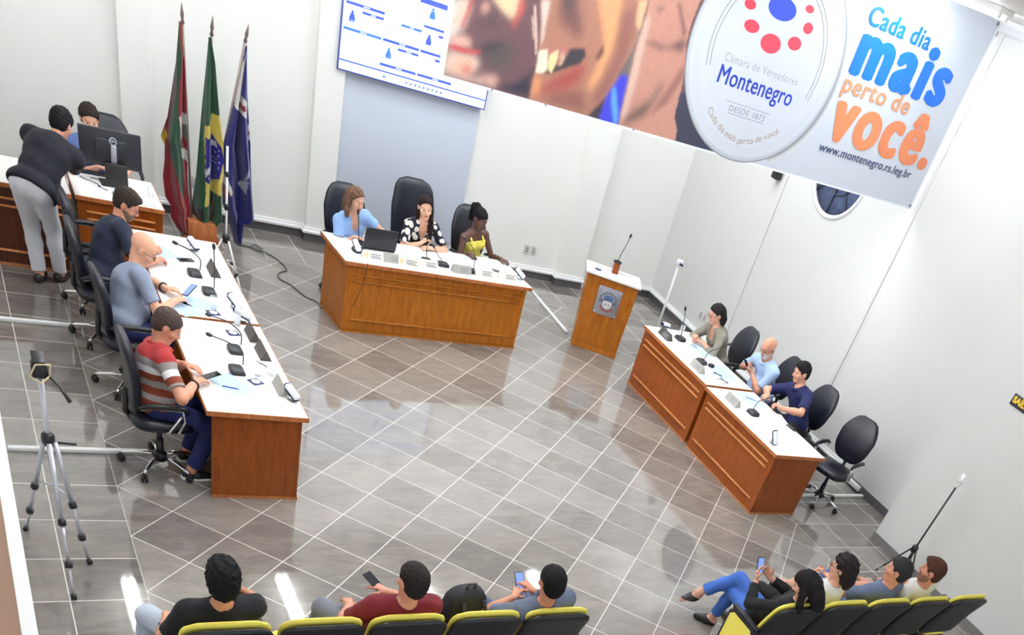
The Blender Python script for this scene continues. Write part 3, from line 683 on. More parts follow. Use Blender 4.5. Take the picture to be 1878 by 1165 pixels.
# ------------------------------------------------------------------ flags on their stand
FLAGS = [{'l':[[1.538,2.123],[1.504,1.765],[1.442,1.417],[1.404,1.227],[1.325,1.023],[1.363,0.947],[1.359,0.796],[1.338,0.616],[1.359,0.396],[1.416,0.314],[1.412,0.174],[1.494,0.069],[1.59,0.013]],'r':[[1.575,2.147],[1.592,1.881],[1.602,1.31],[1.613,0.89],[1.62,0.535],[1.637,0.307],[1.615,0.041]],'base':(150,0,28),'polys':[([[1.538,2.123],[1.551,1.776],[1.516,1.514],[1.505,1.248],[1.554,0.79],[1.567,0.411],[1.502,0.513],[1.418,0.894],[1.413,1.146],[1.478,1.564],[1.516,1.863]],(14,72,44)),([[1.516,1.863],[1.499,1.53],[1.422,1.064],[1.395,0.889],[1.413,1.146],[1.466,1.522]],(90,80,74)),([[1.549,2.15],[1.585,2.159],[1.587,1.861],[1.551,1.776]],(130,70,40)),([[1.309,1.02],[1.39,1.11],[1.399,1.039],[1.362,0.925]],(215,175,20)),([[1.512,1.28],[1.618,1.313],[1.615,1.062],[1.53,1.044]],(225,222,215)),([[1.56,1.177],[1.617,1.21],[1.614,1.019],[1.558,1.071]],(110,110,110)),([[1.518,1.147],[1.605,1.186],[1.605,1.174],[1.518,1.135]],(120,120,120)),([[1.529,0.959],[1.613,0.929],[1.623,0.804],[1.543,0.854]],(225,225,225))]},{'l':[[1.839,2.069],[1.807,1.694],[1.761,1.236],[1.737,0.997],[1.712,0.662],[1.667,0.308],[1.698,0.231],[1.759,0.182],[1.796,-0.055]],'r':[[1.861,2.084],[1.907,1.855],[1.945,1.401],[1.99,1.114],[1.999,0.851],[1.977,0.598],[1.976,0.292],[1.87,0.129],[1.808,-0.053]],'base':(0,78,44),'polys':[([[1.796,1.244],[1.865,1.29],[1.871,1.364],[1.959,1.387],[2.0,1.137],[1.992,0.6],[1.988,0.565],[1.868,0.543],[1.856,0.655],[1.844,0.422],[1.784,0.404],[1.796,0.632],[1.789,1.115]],(236,214,96)),([[1.796,1.127],[1.877,1.165],[1.972,1.067],[2.002,0.941],[1.952,0.73],[1.868,0.646],[1.796,0.677]],(10,10,140)),([[1.866,1.092],[1.924,1.1],[1.937,1.049],[1.873,1.036]],(225,225,235)),([[1.789,0.777],[1.859,0.913],[1.86,0.847],[1.796,0.723]],(225,225,235)),([[1.662,0.343],[1.771,0.374],[1.783,0.263],[1.686,0.217]],(8,12,20)),([[1.942,1.017],[1.949,1.027],[1.956,1.02],[1.949,1.01]],(235,235,245)),([[1.913,0.989],[1.921,1.0],[1.928,0.992],[1.921,0.982]],(235,235,245)),([[1.937,0.961],[1.945,0.971],[1.952,0.964],[1.945,0.954]],(235,235,245)),([[1.895,0.92],[1.902,0.93],[1.909,0.923],[1.902,0.912]],(235,235,245)),([[1.921,0.925],[1.928,0.935],[1.935,0.928],[1.928,0.918]],(235,235,245)),([[1.891,0.875],[1.898,0.885],[1.905,0.878],[1.898,0.867]],(235,235,245)),([[1.914,0.875],[1.921,0.885],[1.929,0.878],[1.922,0.868]],(235,235,245)),([[1.948,0.897],[1.955,0.907],[1.962,0.9],[1.955,0.89]],(235,235,245)),([[1.812,0.721],[1.82,0.732],[1.827,0.724],[1.82,0.714]],(235,235,245)),([[1.934,0.839],[1.941,0.849],[1.948,0.842],[1.941,0.831]],(235,235,245))]},{'l':[[2.234,2.097],[2.21,1.984],[2.18,1.819],[2.128,1.565],[2.052,1.255],[1.996,1.071],[2.023,0.811],[2.014,0.604],[2.029,0.42],[2.094,0.264],[2.163,0.005]],'r':[[2.241,2.098],[2.267,1.636],[2.302,1.307],[2.332,1.118],[2.361,0.785],[2.398,0.353],[2.349,0.284],[2.288,0.322],[2.271,0.295],[2.241,0.005]],'base':(8,8,112),'polys':[([[2.236,2.049],[2.197,1.621],[2.265,1.553],[2.26,1.401],[2.118,1.5],[2.173,1.837]],(225,222,220)),([[2.171,1.553],[2.235,1.526],[2.248,1.477],[2.177,1.488]],(150,20,36)),([[2.281,1.335],[2.32,1.333],[2.343,1.168],[2.301,1.173]],(225,225,225)),([[2.295,1.274],[2.327,1.28],[2.333,1.227],[2.299,1.225]],(150,20,36)),([[2.261,1.213],[2.285,1.218],[2.287,0.862],[2.245,0.763],[2.269,0.949]],(190,195,215)),([[2.185,0.694],[2.274,0.791],[2.262,0.622]],(170,175,190)),([[1.999,0.807],[2.049,0.748],[2.1,0.62],[2.076,0.588],[2.0,0.716]],(225,225,225)),([[2.014,0.627],[2.038,0.666],[2.068,0.591],[2.027,0.526]],(160,20,40))]}]

CLOTH = attr_mat('flag cloth', 0.8, 0.2)
FL_L = ['draped red, green and yellow flag with white crest, leftmost of the three flags', 'draped green and yellow flag with a starred blue globe, middle of the three flags', 'draped navy flag with white and red cross pieces, rightmost of the three flags']
STAFF = mat('staff metal', srgb(140, 124, 116), 0.3, metal=0.5); SPEAR = mat('spear bronze', srgb(112, 96, 92), 0.35, metal=0.5)
tops = [((1.565, 2.31), (1.66, 0.06)), ((1.879, 2.272), (1.76, 0.06)), ((2.256, 2.293), (1.845, 0.16))]
stand = thing('flag_stand', 'brown wooden block stand holding the three flag poles', 'stand', (1.76, 5.84, 0))
MB().rbox((0, 0, 0.11), (0.34, 0.24, 0.22), 0.01).build('block', WOOD_E, stand); MB().rbox((0, 0, 0.02), (0.42, 0.3, 0.04), 0.008).build('base', WOOD_R, stand)
for k, F in enumerate(FLAGS):
    (tx, tz), (bx, bz) = tops[k]
    F = dict(F)
    fo = thing('flag', FL_L[k], 'flag', (bx, 5.84, bz), 0, 'flags on the stand')
    d = Vector((tx-bx, -0.04, tz-bz)); n = d.normalized()
    fy = Vector((0, 0, 0))
    MB().tube([fy, d*0.93], 0.014, 10).build('staff', STAFF, fo)
    sp = MB(); Rr = n.to_track_quat('Z', 'Y').to_matrix(); Lp = d.length
    sp.lathe([(0.014, 0.92*Lp), (0.022, 0.925*Lp), (0.012, 0.94*Lp), (0.02, 0.955*Lp), (0.004, Lp)], 10, (0, 0, 0), Rr); sp.build('spear_tip', SPEAR, fo)
    zt = max(F['l'][0][1], F['r'][0][1]); zb = min(F['l'][-1][1], F['r'][-1][1])
    lz = [p[1] for p in F['l']][::-1]; lx = [p[0] for p in F['l']][::-1]; rz = [p[1] for p in F['r']][::-1]; rx = [p[0] for p in F['r']][::-1]
    nz, ns = 190, 46
    Z = np.linspace(zt, max(zb, 0.03), nz)[:, None]; S = np.linspace(0, 1, ns)[None]
    X0 = np.interp(Z[:, 0], lz, lx)[:, None]; X1 = np.interp(Z[:, 0], rz, rx)[:, None]
    X = X0+(X1-X0)*S; Zg = np.repeat(Z, ns, 1); W_ = (X1-X0)
    Y = -0.045 + 0.30*W_*np.sin(S*PI*(2.6+k*0.5)+k+0.4*Z*2) + 0.10*W_*np.sin(S*17+Z*5) - 0.02*np.sin(S*PI)
    rgb = np.zeros(X.shape+(3,)); rgb[:] = lin(F['base'])
    for poly, col in F['polys']: rgb[inside(X, Zg, poly)] = lin(col)
    rgb *= 0.72
    verts = np.stack([X-bx, Y, Zg-bz], -1).reshape(-1, 3)
    i = (np.arange(nz-1)[:, None]*ns+np.arange(ns-1)[None]).ravel()
    me = bpy.data.meshes.new('cloth'); me.from_pydata(verts.tolist(), [], np.stack([i, i+1, i+ns+1, i+ns], 1).tolist()); me.update()
    set_col(me, rgb.reshape(-1, 3)); me.materials.append(CLOTH); me.polygons.foreach_set('use_smooth', [True]*len(me.polygons))
    o = bpy.data.objects.new('cloth', me); COL.objects.link(o); o.parent = fo
    so = o.modifiers.new('thick', 'SOLIDIFY'); so.thickness = 0.003

# ------------------------------------------------------------------ office chairs
def loft(mb, loops, mi=0, cap=True):
    n = len(loops[0]); vs = [v for L in loops for v in L]; fs = []
    for i in range(len(loops)-1):
        for k in range(n):
            k2 = (k+1) % n; fs.append((i*n+k, i*n+k2, (i+1)*n+k2, (i+1)*n+k))
    mb.add(vs, fs, mi, True)
    if cap: mb.add(loops[0], [list(range(n))[::-1]], mi, True); mb.add(loops[-1], [list(range(n))], mi, True)
    return mb
def sup(cx, cy, z, a, b, n=20, e=0.55, tilt=0.0):
    out = []
    for k in range(n):
        t = 2*PI*k/n; c, s_ = math.cos(t), math.sin(t)
        out.append((cx+a*math.copysign(abs(c)**e, c), cy+b*math.copysign(abs(s_)**e, s_), z+tilt*c))
    return out
def backrest_mb(z0, z1, w, top_w, x0, rake=0.12, th=0.045, head=0.0, rnd=0.12):
    mb = MB(); loops = []; N = 22
    for i in range(N+1):
        t = i/N; z = z0+(z1-z0)*t
        hw = w*(0.86+0.14*math.sin(min(1, t*1.6)*PI/2)) if t < 0.6 else w+(top_w-w)*(t-0.6)/0.4
        edge = min(t, 1-t)*(z1-z0)
        k = 1.0 if edge > rnd else math.sqrt(max(0.0, 1-((rnd-edge)/rnd)**2))
        hw *= max(0.25, 0.45+0.55*k); tt = th*max(0.22, k**0.7)
        x = x0-rake*t+0.03*math.sin(t*PI)+head*max(0, t-0.7)
        loops.append(sup(x, 0, z, tt, hw, 20, 0.6))
    return loft(mb, loops)
LE_GREY = mat('grey side leather', srgb(92, 98, 118), 0.45)
def office_chair(label, loc, rotz, z1=1.08, w=0.24, top_w=0.2, arm='chrome', group=None, rnd=0.12, seat_z=0.47, x0=-0.21, rake=0.13):
    t = thing('office_chair', label, 'chair', loc, rotz, group)
    s_ = MB(); L_ = []
    for i, (z, k) in enumerate(((-.05, .8), (-.035, .95), (0, 1), (.03, .96), (.045, .8), (.05, .5))):
        L_.append(sup(0.02, 0, seat_z+z, 0.25*k, 0.25*k, 24, 0.55))
    loft(s_, L_).build('seat', BLACK_LE, t)
    backrest_mb(0.56, z1, w, top_w, x0, rake, rnd=rnd).build('backrest', BLACK_LE, t)
    MB().tube([(-0.06, 0, seat_z-0.05), (-0.2, 0, seat_z-0.05), (x0-0.055, 0, seat_z+0.02), (x0-0.045, 0, 0.68)], 0.022, 8).build('back_bracket', BLACK_PL, t)
    for s in (-1, 1):
        a = MB()
        if arm == 'chrome':
            a.tube([(0.10, s*0.24, seat_z-0.03), (0.10, s*0.285, seat_z), (0.15, s*0.29, seat_z+0.10), (0.13, s*0.29, seat_z+0.19), (-0.1, s*0.285, seat_z+0.20), (-0.17, s*0.27, seat_z+0.17)], 0.012, 8)
            a.tube([(0.0, s*0.24, seat_z-0.03), (0.03, s*0.285, seat_z), (0.12, s*0.29, seat_z+0.14)], 0.010, 8)
            ao = a.build('armrest', CHROME, t)
        else:
            a.tube([(0.02, s*0.24, seat_z-0.03), (0.02, s*0.29, seat_z-0.01), (0.02, s*0.29, seat_z+0.19)], 0.018, 8)
            ao = a.build('armrest', BLACK_PL, t)
        p = MB().tube([(0.17, s*0.288, seat_z+0.17), (0.14, s*0.29, seat_z+0.205), (0, s*0.29, seat_z+0.215), (-0.12, s*0.285, seat_z+0.21), (-0.19, s*0.275, seat_z+0.18)], [0.014, 0.022, 0.024, 0.022, 0.014], 10)
        p.build('arm_pad', BLACK_PL, ao)
    MB().lathe([(0.03, 0.12), (0.03, 0.26), (0.022, 0.26), (0.022, seat_z-0.07), (0.09, seat_z-0.06), (0.09, seat_z-0.045)], 16).build('gas_column', BLACK_PL, t)
    hb = MB().lathe([(0.05, 0.07), (0.055, 0.13), (0.035, 0.15)], 16).build('base_hub', BLACK_PL, t)
    for k in range(5):
        a = 2*PI*k/5+0.35; c, s2 = math.cos(a), math.sin(a)
        lg = MB().tube([(0.03*c, 0.03*s2, 0.115), (0.15*c, 0.15*s2, 0.11), (0.27*c, 0.27*s2, 0.085), (0.3*c, 0.3*s2, 0.075)], [0.02, 0.019, 0.016, 0.012], 8).build('leg', CHROME, t)
        cs = MB()
        for q in (-1, 1):
            R = Matrix.Rotation(a+0.5, 3, 'Z') @ Matrix.Rotation(PI/2, 3, 'X')
            cs.lathe([(0.004, -0.01), (0.026, -0.01), (0.03, 0), (0.026, 0.01), (0.004, 0.01)], 12, Vector((0.3*c, 0.3*s2, 0.031))+Matrix.Rotation(a+0.5, 3, 'Z') @ Vector((0, q*0.016, 0)), R)
        cs.tube([(0.3*c, 0.3*s2, 0.03), (0.3*c, 0.3*s2, 0.075)], 0.012, 8)
        cs.build('caster', BLACK_PL, lg)
    return t
GC = 'black office chairs at the left desks'
ch1 = office_chair('black high-back swivel chair with chrome star base of the man in striped polo', (0.38, 0.33, 0), 0.02, 1.13, 0.235, 0.19, group=GC, x0=-0.19, rake=0.06)
ch1b = office_chair('black high-back swivel chair of the bald man in the grey t-shirt', (0.36, 1.70, 0), 0.06, 1.05, 0.235, 0.19, group=GC, x0=-0.19, rake=0.06)
dup(ch1b, (0.28, 2.66, 0), -0.03, 'black high-back swivel chair of the bearded man in dark navy polo', GC)
dup(ch1b, (0.30, 3.42, 0), 0.0, 'empty black swivel chair next to the standing man, end of the left row', GC)
ch2 = office_chair('tall black executive chair of the woman with the laptop', (3.26, 4.66, 0), -PI/2+0.1, 1.18, 0.27, 0.2, 'black', 'black executive chairs at the head table', 0.16)
dup(ch2, (5.02, 4.87, 0), -PI/2+0.15, 'black executive chair of the woman in the yellow top', 'black executive chairs at the head table')

office_chair('tallest black executive chair at the head table, middle seat', (4.17, 4.86, 0), -PI/2, 1.34, 0.29, 0.24, 'black', 'black executive chairs at the head table', 0.14)
ch3 = office_chair('black swivel chair with rounded back, the woman in grey-green top sits on it', (7.96, 2.72, 0), PI-0.1, 1.10, 0.25, 0.2, group='black office chairs at the right desks', rnd=0.2)
dup(ch3, (8.16, 1.90, 0), PI-0.15, 'black swivel chair with rounded back of the bald man in light blue', 'black office chairs at the right desks', ('armrest',))
dup(ch3, (8.16, 1.08, 0), PI-0.05, 'black swivel chair with rounded back of the man in navy polo at the right desk', 'black office chairs at the right desks', ('armrest',))
dup(ch3, (0.77, 5.60, 0), -PI/2, 'black chair with rounded back behind the computer monitor')
dup(ch3, (8.16, 0.16, 0), PI+0.32, 'empty black swivel chair with chrome arms beside the right wall', 'black office chairs at the right desks')

# ------------------------------------------------------------------ desk microphones and small desk things
MICB = mat('mic black', (0.02, 0.02, 0.028), 0.4)
def smooth_path(P, n=18):
    P = [Vector(p) for p in P]; Q = [P[0]*2-P[1]]+P+[P[-1]*2-P[-2]]; out = []
    for i in range(1, len(Q)-2):
        for k in range(n//(len(P)-1)+1):
            t = k/(n//(len(P)-1)+1)
            a, b, c, d = Q[i-1], Q[i], Q[i+1], Q[i+2]
            out.append(0.5*((2*b)+(c-a)*t+(2*a-5*b+4*c-d)*t*t+(3*b-a-3*c+d)*t**3))
    return out+[P[-1]]
def mic(label, loc, rotz, neck, group='gooseneck desk microphones', base=True, zb=0.78):
    """neck points are relative to the base, in world axes"""
    t = thing('desk_microphone', label, 'microphone', (loc[0], loc[1], zb), 0, group)
    R = Matrix.Rotation(rotz, 3, 'Z')
    if base:
        b = MB(); lo_ = []
        for z, k in ((0.0, 1.0), (0.012, 1.0), (0.03, 0.93), (0.038, 0.8)):
            lo_.append([tuple(R @ Vector((p[0]-0.01*z/0.038, p[1], z))) for p in sup(0, 0, 0, 0.062*k, 0.078*k, 20, 0.4)])
        loft(b, lo_).build('base', MICB, t)
    pts = smooth_path(neck)
    MB().tube(pts, 0.0048, 8).build('gooseneck', MICB, t)
    d = (pts[-1]-pts[-3]).normalized()
    MB().lathe([(0.004, -0.01), (0.011, 0.0), (0.0155, 0.012), (0.0155, 0.034), (0.010, 0.046), (0.003, 0.05)], 12, pts[-1], d.to_track_quat('Z', 'Y').to_matrix()).build('mic_head', MICB, t)
    return t
mic('desk microphone whose neck leans back over the table in front of the bearded man', (1.075, 2.535), 0, [(0.05, 0.03, 0.035), (0.06, 0.06, 0.12), (-0.02, 0.05, 0.19), (-0.15, 0.02, 0.245)])
mic('desk microphone with upright neck in front of the bald man in grey', (1.13, 2.14), 0, [(0.05, 0.05, 0.035), (0.055, 0.06, 0.15), (0.055, 0.07, 0.26), (0.05, 0.07, 0.37)])
mic('desk microphone with long neck bending over the desk joint', (1.11, 0.96), 0, [(0.06, 0.06, 0.035), (0.06, 0.1, 0.12), (-0.04, 0.1, 0.2), (-0.19, 0.07, 0.25)])
mic('desk microphone in front of the man in the striped polo', (1.04, 0.57), 0, [(0.06, 0.06, 0.035), (0.06, 0.1, 0.12), (-0.04, 0.1, 0.19), (-0.19, 0.08, 0.245)])
mic('microphone with upright neck in front of the woman with the laptop', (3.11, 3.90), PI/2, [(0, 0.03, 0.035), (0, 0.05, 0.15), (-0.01, 0.07, 0.26), (-0.02, 0.09, 0.36)], zb=0.80)
mic('microphone at the middle woman of the head table', (3.96, 3.95), PI/2, [(0.02, 0.03, 0.035), (0.02, 0.06, 0.1), (0.02, 0.08, 0.17), (0.02, 0.1, 0.22)], zb=0.80)
mic('small bent microphone between the patterned blouse and the yellow top', (4.17, 3.92), PI/2, [(0.0, 0.0, 0.03), (-0.02, 0.02, 0.06), (-0.05, 0.08, 0.09), (-0.07, 0.16, 0.13)], zb=0.80)
mic('microphone with curved neck in front of the yellow top', (4.55, 3.86), PI/2, [(0.02, 0.03, 0.035), (0.03, 0.06, 0.14), (0.0, 0.1, 0.24), (-0.09, 0.16, 0.30)], zb=0.80)
mic('microphone in front of the woman in the grey-green top', (7.17, 2.77), PI, [(0.03, 0.04, 0.035), (0.02, 0.06, 0.16), (0.01, 0.08, 0.27), (0.0, 0.1, 0.335)])
mic('microphone leaning towards the elbow of the woman in grey-green', (7.10, 2.10), PI, [(0.03, 0.0, 0.035), (0.08, 0.02, 0.13), (0.2, 0.02, 0.2), (0.32, 0.0, 0.27)])
mic('microphone in front of the man in navy polo at the right desk', (7.06, 0.78), PI, [(0.04, 0.06, 0.035), (0.1, 0.09, 0.12), (0.22, 0.09, 0.17), (0.34, 0.09, 0.215)])

PL_D = mat('dark name plate', srgb(74, 66, 62), 0.35, noise=0.2, nscale=10); PL_G = mat('grey name plate', srgb(168, 166, 160), 0.4, noise=0.1, nscale=20)
PL_W = mat('pale name plate', srgb(226, 222, 214), 0.4); INK = mat('plate ink', srgb(140, 140, 146), 0.5); GOLD = mat('plate gold', srgb(230, 208, 150), 0.4)
def plate(label, loc, rotz, m, z, lean=0.35, L=0.25, H=0.085, seal=False):
    """tent-shaped name plate, front towards local -y"""
    t = thing('name_plate', label, 'name plate', (loc[0], loc[1], z), rotz, 'name plates on the desks')
    d = H*lean
    MB().prism([(-d-0.02, 0), (d+0.02, 0), (0.004, H), (-0.004, H)], -L/2, L/2, lambda x, y, zz: (zz, x, y)).build('plate', m, t, bevel=0.002)
    def on(u, v): f = v/H; return (u, -(d+0.02)*(1-f)-0.004*f-0.0015, v)
    tx = MB()
    for (u0, u1, v) in ((-0.03, 0.10, 0.052), (-0.03, 0.08, 0.034), (-0.03, 0.10, 0.02)):
        tx.add([on(u0, v), on(u1, v), on(u1, v+0.008), on(u0, v+0.008)], [(0, 1, 2, 3)])
    tx.build('lettering_lines', INK, t)
    if seal: MB().add([on(-0.085+0.024*math.cos(2*PI*k/16), 0.04+0.024*math.sin(2*PI*k/16)) for k in range(16)], [list(range(16))]).build('seal', GOLD, t)
    return t
for loc, m, lb in (((1.27, 2.66), PL_D, 'dark name plate beside the leaning microphone of the bearded man'), ((1.33, 1.30), PL_D, 'dark name plate just past the desk joint on the left desks'),
                   ((1.34, 0.95), PL_D, 'brown name plate in front of the long-necked microphone'), ((1.34, 0.31), PL_G, 'grey name plate near the white device at the desk corner')):
    plate(lb, loc, PI/2, m, 0.78)
for loc, m, lb, rz in (((3.22, 3.73), PL_W, 'pale name plate with gold seal in front of the laptop', 0.06), ((3.47, 3.75), PL_G, 'grey name plate right of the laptop plate', 0.06), ((3.66, 3.73), PL_W, 'pale plate with gold seal in front of the two water glasses', -0.15),
                       ((3.92, 3.77), PL_W, 'pale name plate in front of the patterned blouse', 0.06), ((4.37, 3.79), PL_G, 'grey name plate in front of the big sheet of paper', 0.06),
                       ((4.68, 3.81), PL_W, 'pale name plate in front of the yellow top', 0.06), ((5.02, 3.83), PL_W, 'pale name plate at the right end of the head table', 0.06)):
    plate(lb, loc, rz, m, 0.80, seal='gold seal' in lb)
for loc, m, lb in (((6.93, 2.78), PL_D, 'dark grey name plate near the far end of the right desks'), ((6.90, 1.88), PL_G, 'grey name plate at the joint of the right desks'), ((6.90, 1.02), PL_G, 'grey name plate in front of the man in navy polo')):
    plate(lb, loc, -PI/2, m, 0.78)

DEV_W = mat('device white', srgb(240, 243, 250), 0.3); DEV_N = mat('device navy', srgb(24, 30, 84), 0.3); ACR = mat('clear acrylic', (1, 1, 1), 0.05, trans=0.9, ior=1.3)
def device(label, loc, rotz, z, pitch=0.5):
    t = thing('desk_device', label, 'device', (loc[0], loc[1], z), rotz, 'white devices on clear stands')
    MB().rbox((0, 0, 0.02), (0.07, 0.06, 0.04), 0.004).build('clear_stand', ACR, t)
    R = Matrix.Rotation(pitch, 3, 'Y'); c = Vector((0, 0, 0.075))
    MB().rbox(c, (0.15, 0.062, 0.042), 0.016, R, seg=3).build('white_body', DEV_W, t)
    MB().rbox(c+R @ Vector((0, 0, -0.026)), (0.148, 0.058, 0.014), 0.005, R).build('navy_edge', DEV_N, t)
    MB().rbox(c+R @ Vector((-0.078, 0, -0.004)), (0.012, 0.052, 0.036), 0.004, R).build('navy_face', DEV_N, t)
    return t
for loc, rz, z, pt_, lb in (((1.18, 3.16), -1.2, 0.78, 0.25, 'white rounded device at the far corner of the left desks'), ((1.30, 1.86), -1.0, 0.78, 0.45, 'white device with navy edge beside the folded white stand'), ((1.31, 1.60), -0.4, 0.78, 0.3, 'white device standing on the joint of the left desks'),
        ((1.39, 0.14), -1.1, 0.78, 0.4, 'white device on the near corner of the left desk'), ((3.07, 3.86), -1.4, 0.80, 0.5, 'white device on the left end of the head table'), ((5.24, 3.92), -0.9, 0.80, 0.45, 'white device on the right end of the head table'),
        ((7.06, 3.02), 0.2, 0.78, 0.15, 'white device at the far end of the right desks'), ((6.87, 0.06), -1.5, 0.78, 0.9, 'small white device on the near end of the right desk')):
    device(lb, loc, rz, z, pt_)
def glass(label, loc, z, lying=False):
    t = MB()
    t.lathe([(0.0001, 0), (0.028, 0), (0.034, 0.11), (0.0325, 0.11), (0.0265, 0.006), (0.0001, 0.006)], 20)
    o = t.build('water_glass', GLASS); o.location = (loc[0], loc[1], z)
    if lying: o.rotation_euler = (PI/2+0.02, 0, 0.5); o.location.z = z+0.034
    tag(o, label, 'glass', 'water glasses'); return o
for loc, z, lb, ly in (((1.10, 1.80), 0.78, 'water glass in front of the bald man in grey', 0), ((1.20, 0.53), 0.78, 'upright water glass in front of the man in the striped polo', 0), ((1.29, 0.62), 0.78, 'water glass lying on its side next to the upright one', 1),
                       ((1.24, 1.50), 0.78, 'water glass at the joint of the left desks', 0), ((3.69, 3.96), 0.80, 'water glass right of the laptop', 0), ((3.86, 3.92), 0.80, 'water glass in front of the woman in the patterned blouse', 0), ((1.0, 4.50), 0.78, 'water glass on the monitor desk', 0), ((7.32, 2.98), 0.78, 'water glass at the far end of the right desks', 0)):
    glass(lb, loc, z, ly)
def coaster(label, loc, rz):
    t = thing('drink_coaster', label, 'coaster', (loc[0], loc[1], 0.78), rz, 'navy coasters')
    MB().rbox((0, 0, 0.003), (0.1, 0.1, 0.006), 0.002).build('mat', mat('coaster navy', srgb(34, 44, 98), 0.5), t)
    MB().lathe([(0.0001, 0.0065), (0.037, 0.0065), (0.037, 0.0085), (0.0001, 0.0085)], 20).build('disc', PAPER, t)
coaster('navy coaster nearest the desk joint, on the bald man side', (1.075, 1.70), 0.3); coaster('navy coaster just past the desk joint', (1.165, 1.32), 0.2); coaster('navy coaster in front of the man in the striped polo', (1.155, 0.41), 0.5)

def sheet(label, loc, rz, z, size=(0.21, 0.297), m=None, n='paper_sheet', cat='paper', th=0.0012, group='loose papers on the desks'):
    o = MB().box((0, 0, th/2), (size[0], size[1], th)).build(n, m or PAPER); o.location = (loc[0], loc[1], z); o.rotation_euler = (0, 0, rz)
    return tag(o, label, cat, group)
BPAP = mat('bluish paper', srgb(190, 212, 240), 0.7)
sheet('bluish sheet under the forearms of the bald man in grey', (0.83, 1.72), 0.5, 0.7802, m=BPAP)
sheet('bluish sheet of paper beside the phone of the bald man', (0.98, 1.86), 1.0, 0.7802, m=BPAP)
sheet('bluish sheet under the pen of the man in the striped polo', (0.94, 0.33), 0.5, 0.7802, (0.24, 0.32), m=BPAP)
sheet('bluish sheet in front of the bearded man', (0.87, 2.98), 0.4, 0.7802, m=BPAP)
sheet('large white sheet covering the head table before the yellow top', (4.55, 4.11), 0.06, 0.8004, (0.62, 0.36))
sheet('white sheet between the water glasses on the head table', (3.75, 4.12), 0.1, 0.8004, (0.3, 0.3))
sheet('white sheet under the right hand of the woman in yellow', (5.06, 4.2), -0.2, 0.8004, (0.3, 0.22))
sheet('bluish papers under the forearms of the woman in grey-green', (7.36, 2.5), 0.2, 0.7802, (0.24, 0.34), m=BPAP)
sheet('bluish papers in front of the bald man in light blue', (7.30, 1.86), -0.15, 0.7802, (0.3, 0.4), m=BPAP)
sheet('bluish sheet in front of the man in navy polo', (7.30, 1.18), 0.25, 0.7802, (0.26, 0.36), m=BPAP)
sheet('open white papers at the near side of the man in navy polo', (7.35, 0.66), -0.25, 0.7802, (0.36, 0.46))
sheet('white papers on the monitor desk', (0.55, 4.40), 0.1, 0.7802, (0.3, 0.2)); 
PHB = mat('phone black', (0.01, 0.01, 0.014), 0.2); PHS = mat('phone screen', srgb(110, 130, 190), 0.15, emit=srgb(120, 150, 220), estr=0.35)
def phone(label, loc, R, lit=False, group=None, size=(0.072, 0.15, 0.009)):
    t = thing('mobile_phone', label, 'phone', loc, 0, group); t.rotation_euler = R.to_euler() if isinstance(R, Matrix) else R
    MB().rbox((0, 0, 0), size, 0.003).build('body', PHB, t)
    MB().box((0, 0, size[2]/2+0.0003), (size[0]-0.008, size[1]-0.012, 0.0008)).build('screen', PHS if lit else mat('dark glass', (0.02, 0.02, 0.03), 0.08), t)
    return t
phone('black phone lying on the desk in front of the bearded man', (1.05, 2.86, 0.785), (0, 0, -1.25))
phone('dark phone lying at the right end of the head table', (4.98, 4.05, 0.805), (0, 0, 1.2))
phone('dark phone lying on the papers at the end of the right desk', (7.5, 0.5, 0.786), (0, 0, 0.1))
def pen(label, a, b, m):
    o = MB().tube([a, Vector(a).lerp(Vector(b), 0.85), b], [0.0042, 0.0042, 0.001], 8).build('ballpoint_pen', m); return tag(o, label, 'pen', 'pens on the papers')
PENB = mat('pen blue', srgb(50, 90, 190), 0.35)
pen('blue pen on the sheet of the man in the striped polo', (0.86, 0.28, 0.7858), (0.99, 0.245, 0.7858), PENB)
pen('blue pen on the sheet of the man in navy polo', (7.26, 1.22, 0.7858), (7.38, 1.14, 0.7858), PENB)
pen('blue pen by the hands of the woman in grey-green', (7.3, 2.66, 0.7858), (7.33, 2.55, 0.7858), PENB)
pen('dark marker beside the brown name plate', (1.255, 0.80, 0.7858), (1.325, 0.70, 0.7858), BLACK_PL)
# dark spectacle-like things on the right papers
def spec(label, loc, rz):
    t = MB(); R = Matrix.Rotation(rz, 3, 'Z')
    for s in (-1, 1):
        t.tube([R @ Vector((s*0.033+0.024*math.cos(2*PI*k/14), 0.018*math.sin(2*PI*k/14), 0.004)) for k in range(14)], 0.003, 6, closed=True)
        t.tube([R @ Vector((s*0.057, 0, 0.005)), R @ Vector((s*0.06, 0.11, 0.006)), R @ Vector((s*0.055, 0.13, 0.004))], 0.0028, 6)
    t.tube([R @ Vector((-0.009, 0, 0.004)), R @ Vector((0.009, 0, 0.004))], 0.003, 6)
    o = t.build('reading_glasses', mat('navy frame', srgb(24, 32, 80), 0.3)); o.location = (*loc, 0.782); tag(o, label, 'spectacles', 'spectacles on the right desk')
spec('dark reading glasses on the papers nearer the woman in grey-green', (7.19, 1.80), 2.4); spec('dark reading glasses at the joint of the right desks', (7.18, 1.62), 2.0)
kc = thing('key_case', 'small round black case behind the grey name plate at the joint of the right desks', 'case', (7.22, 2.02, 0.78))
MB().lathe([(0.0001, 0), (0.04, 0), (0.045, 0.012), (0.04, 0.03), (0.0001, 0.034)], 18).build('body', BLACK_PL, kc)

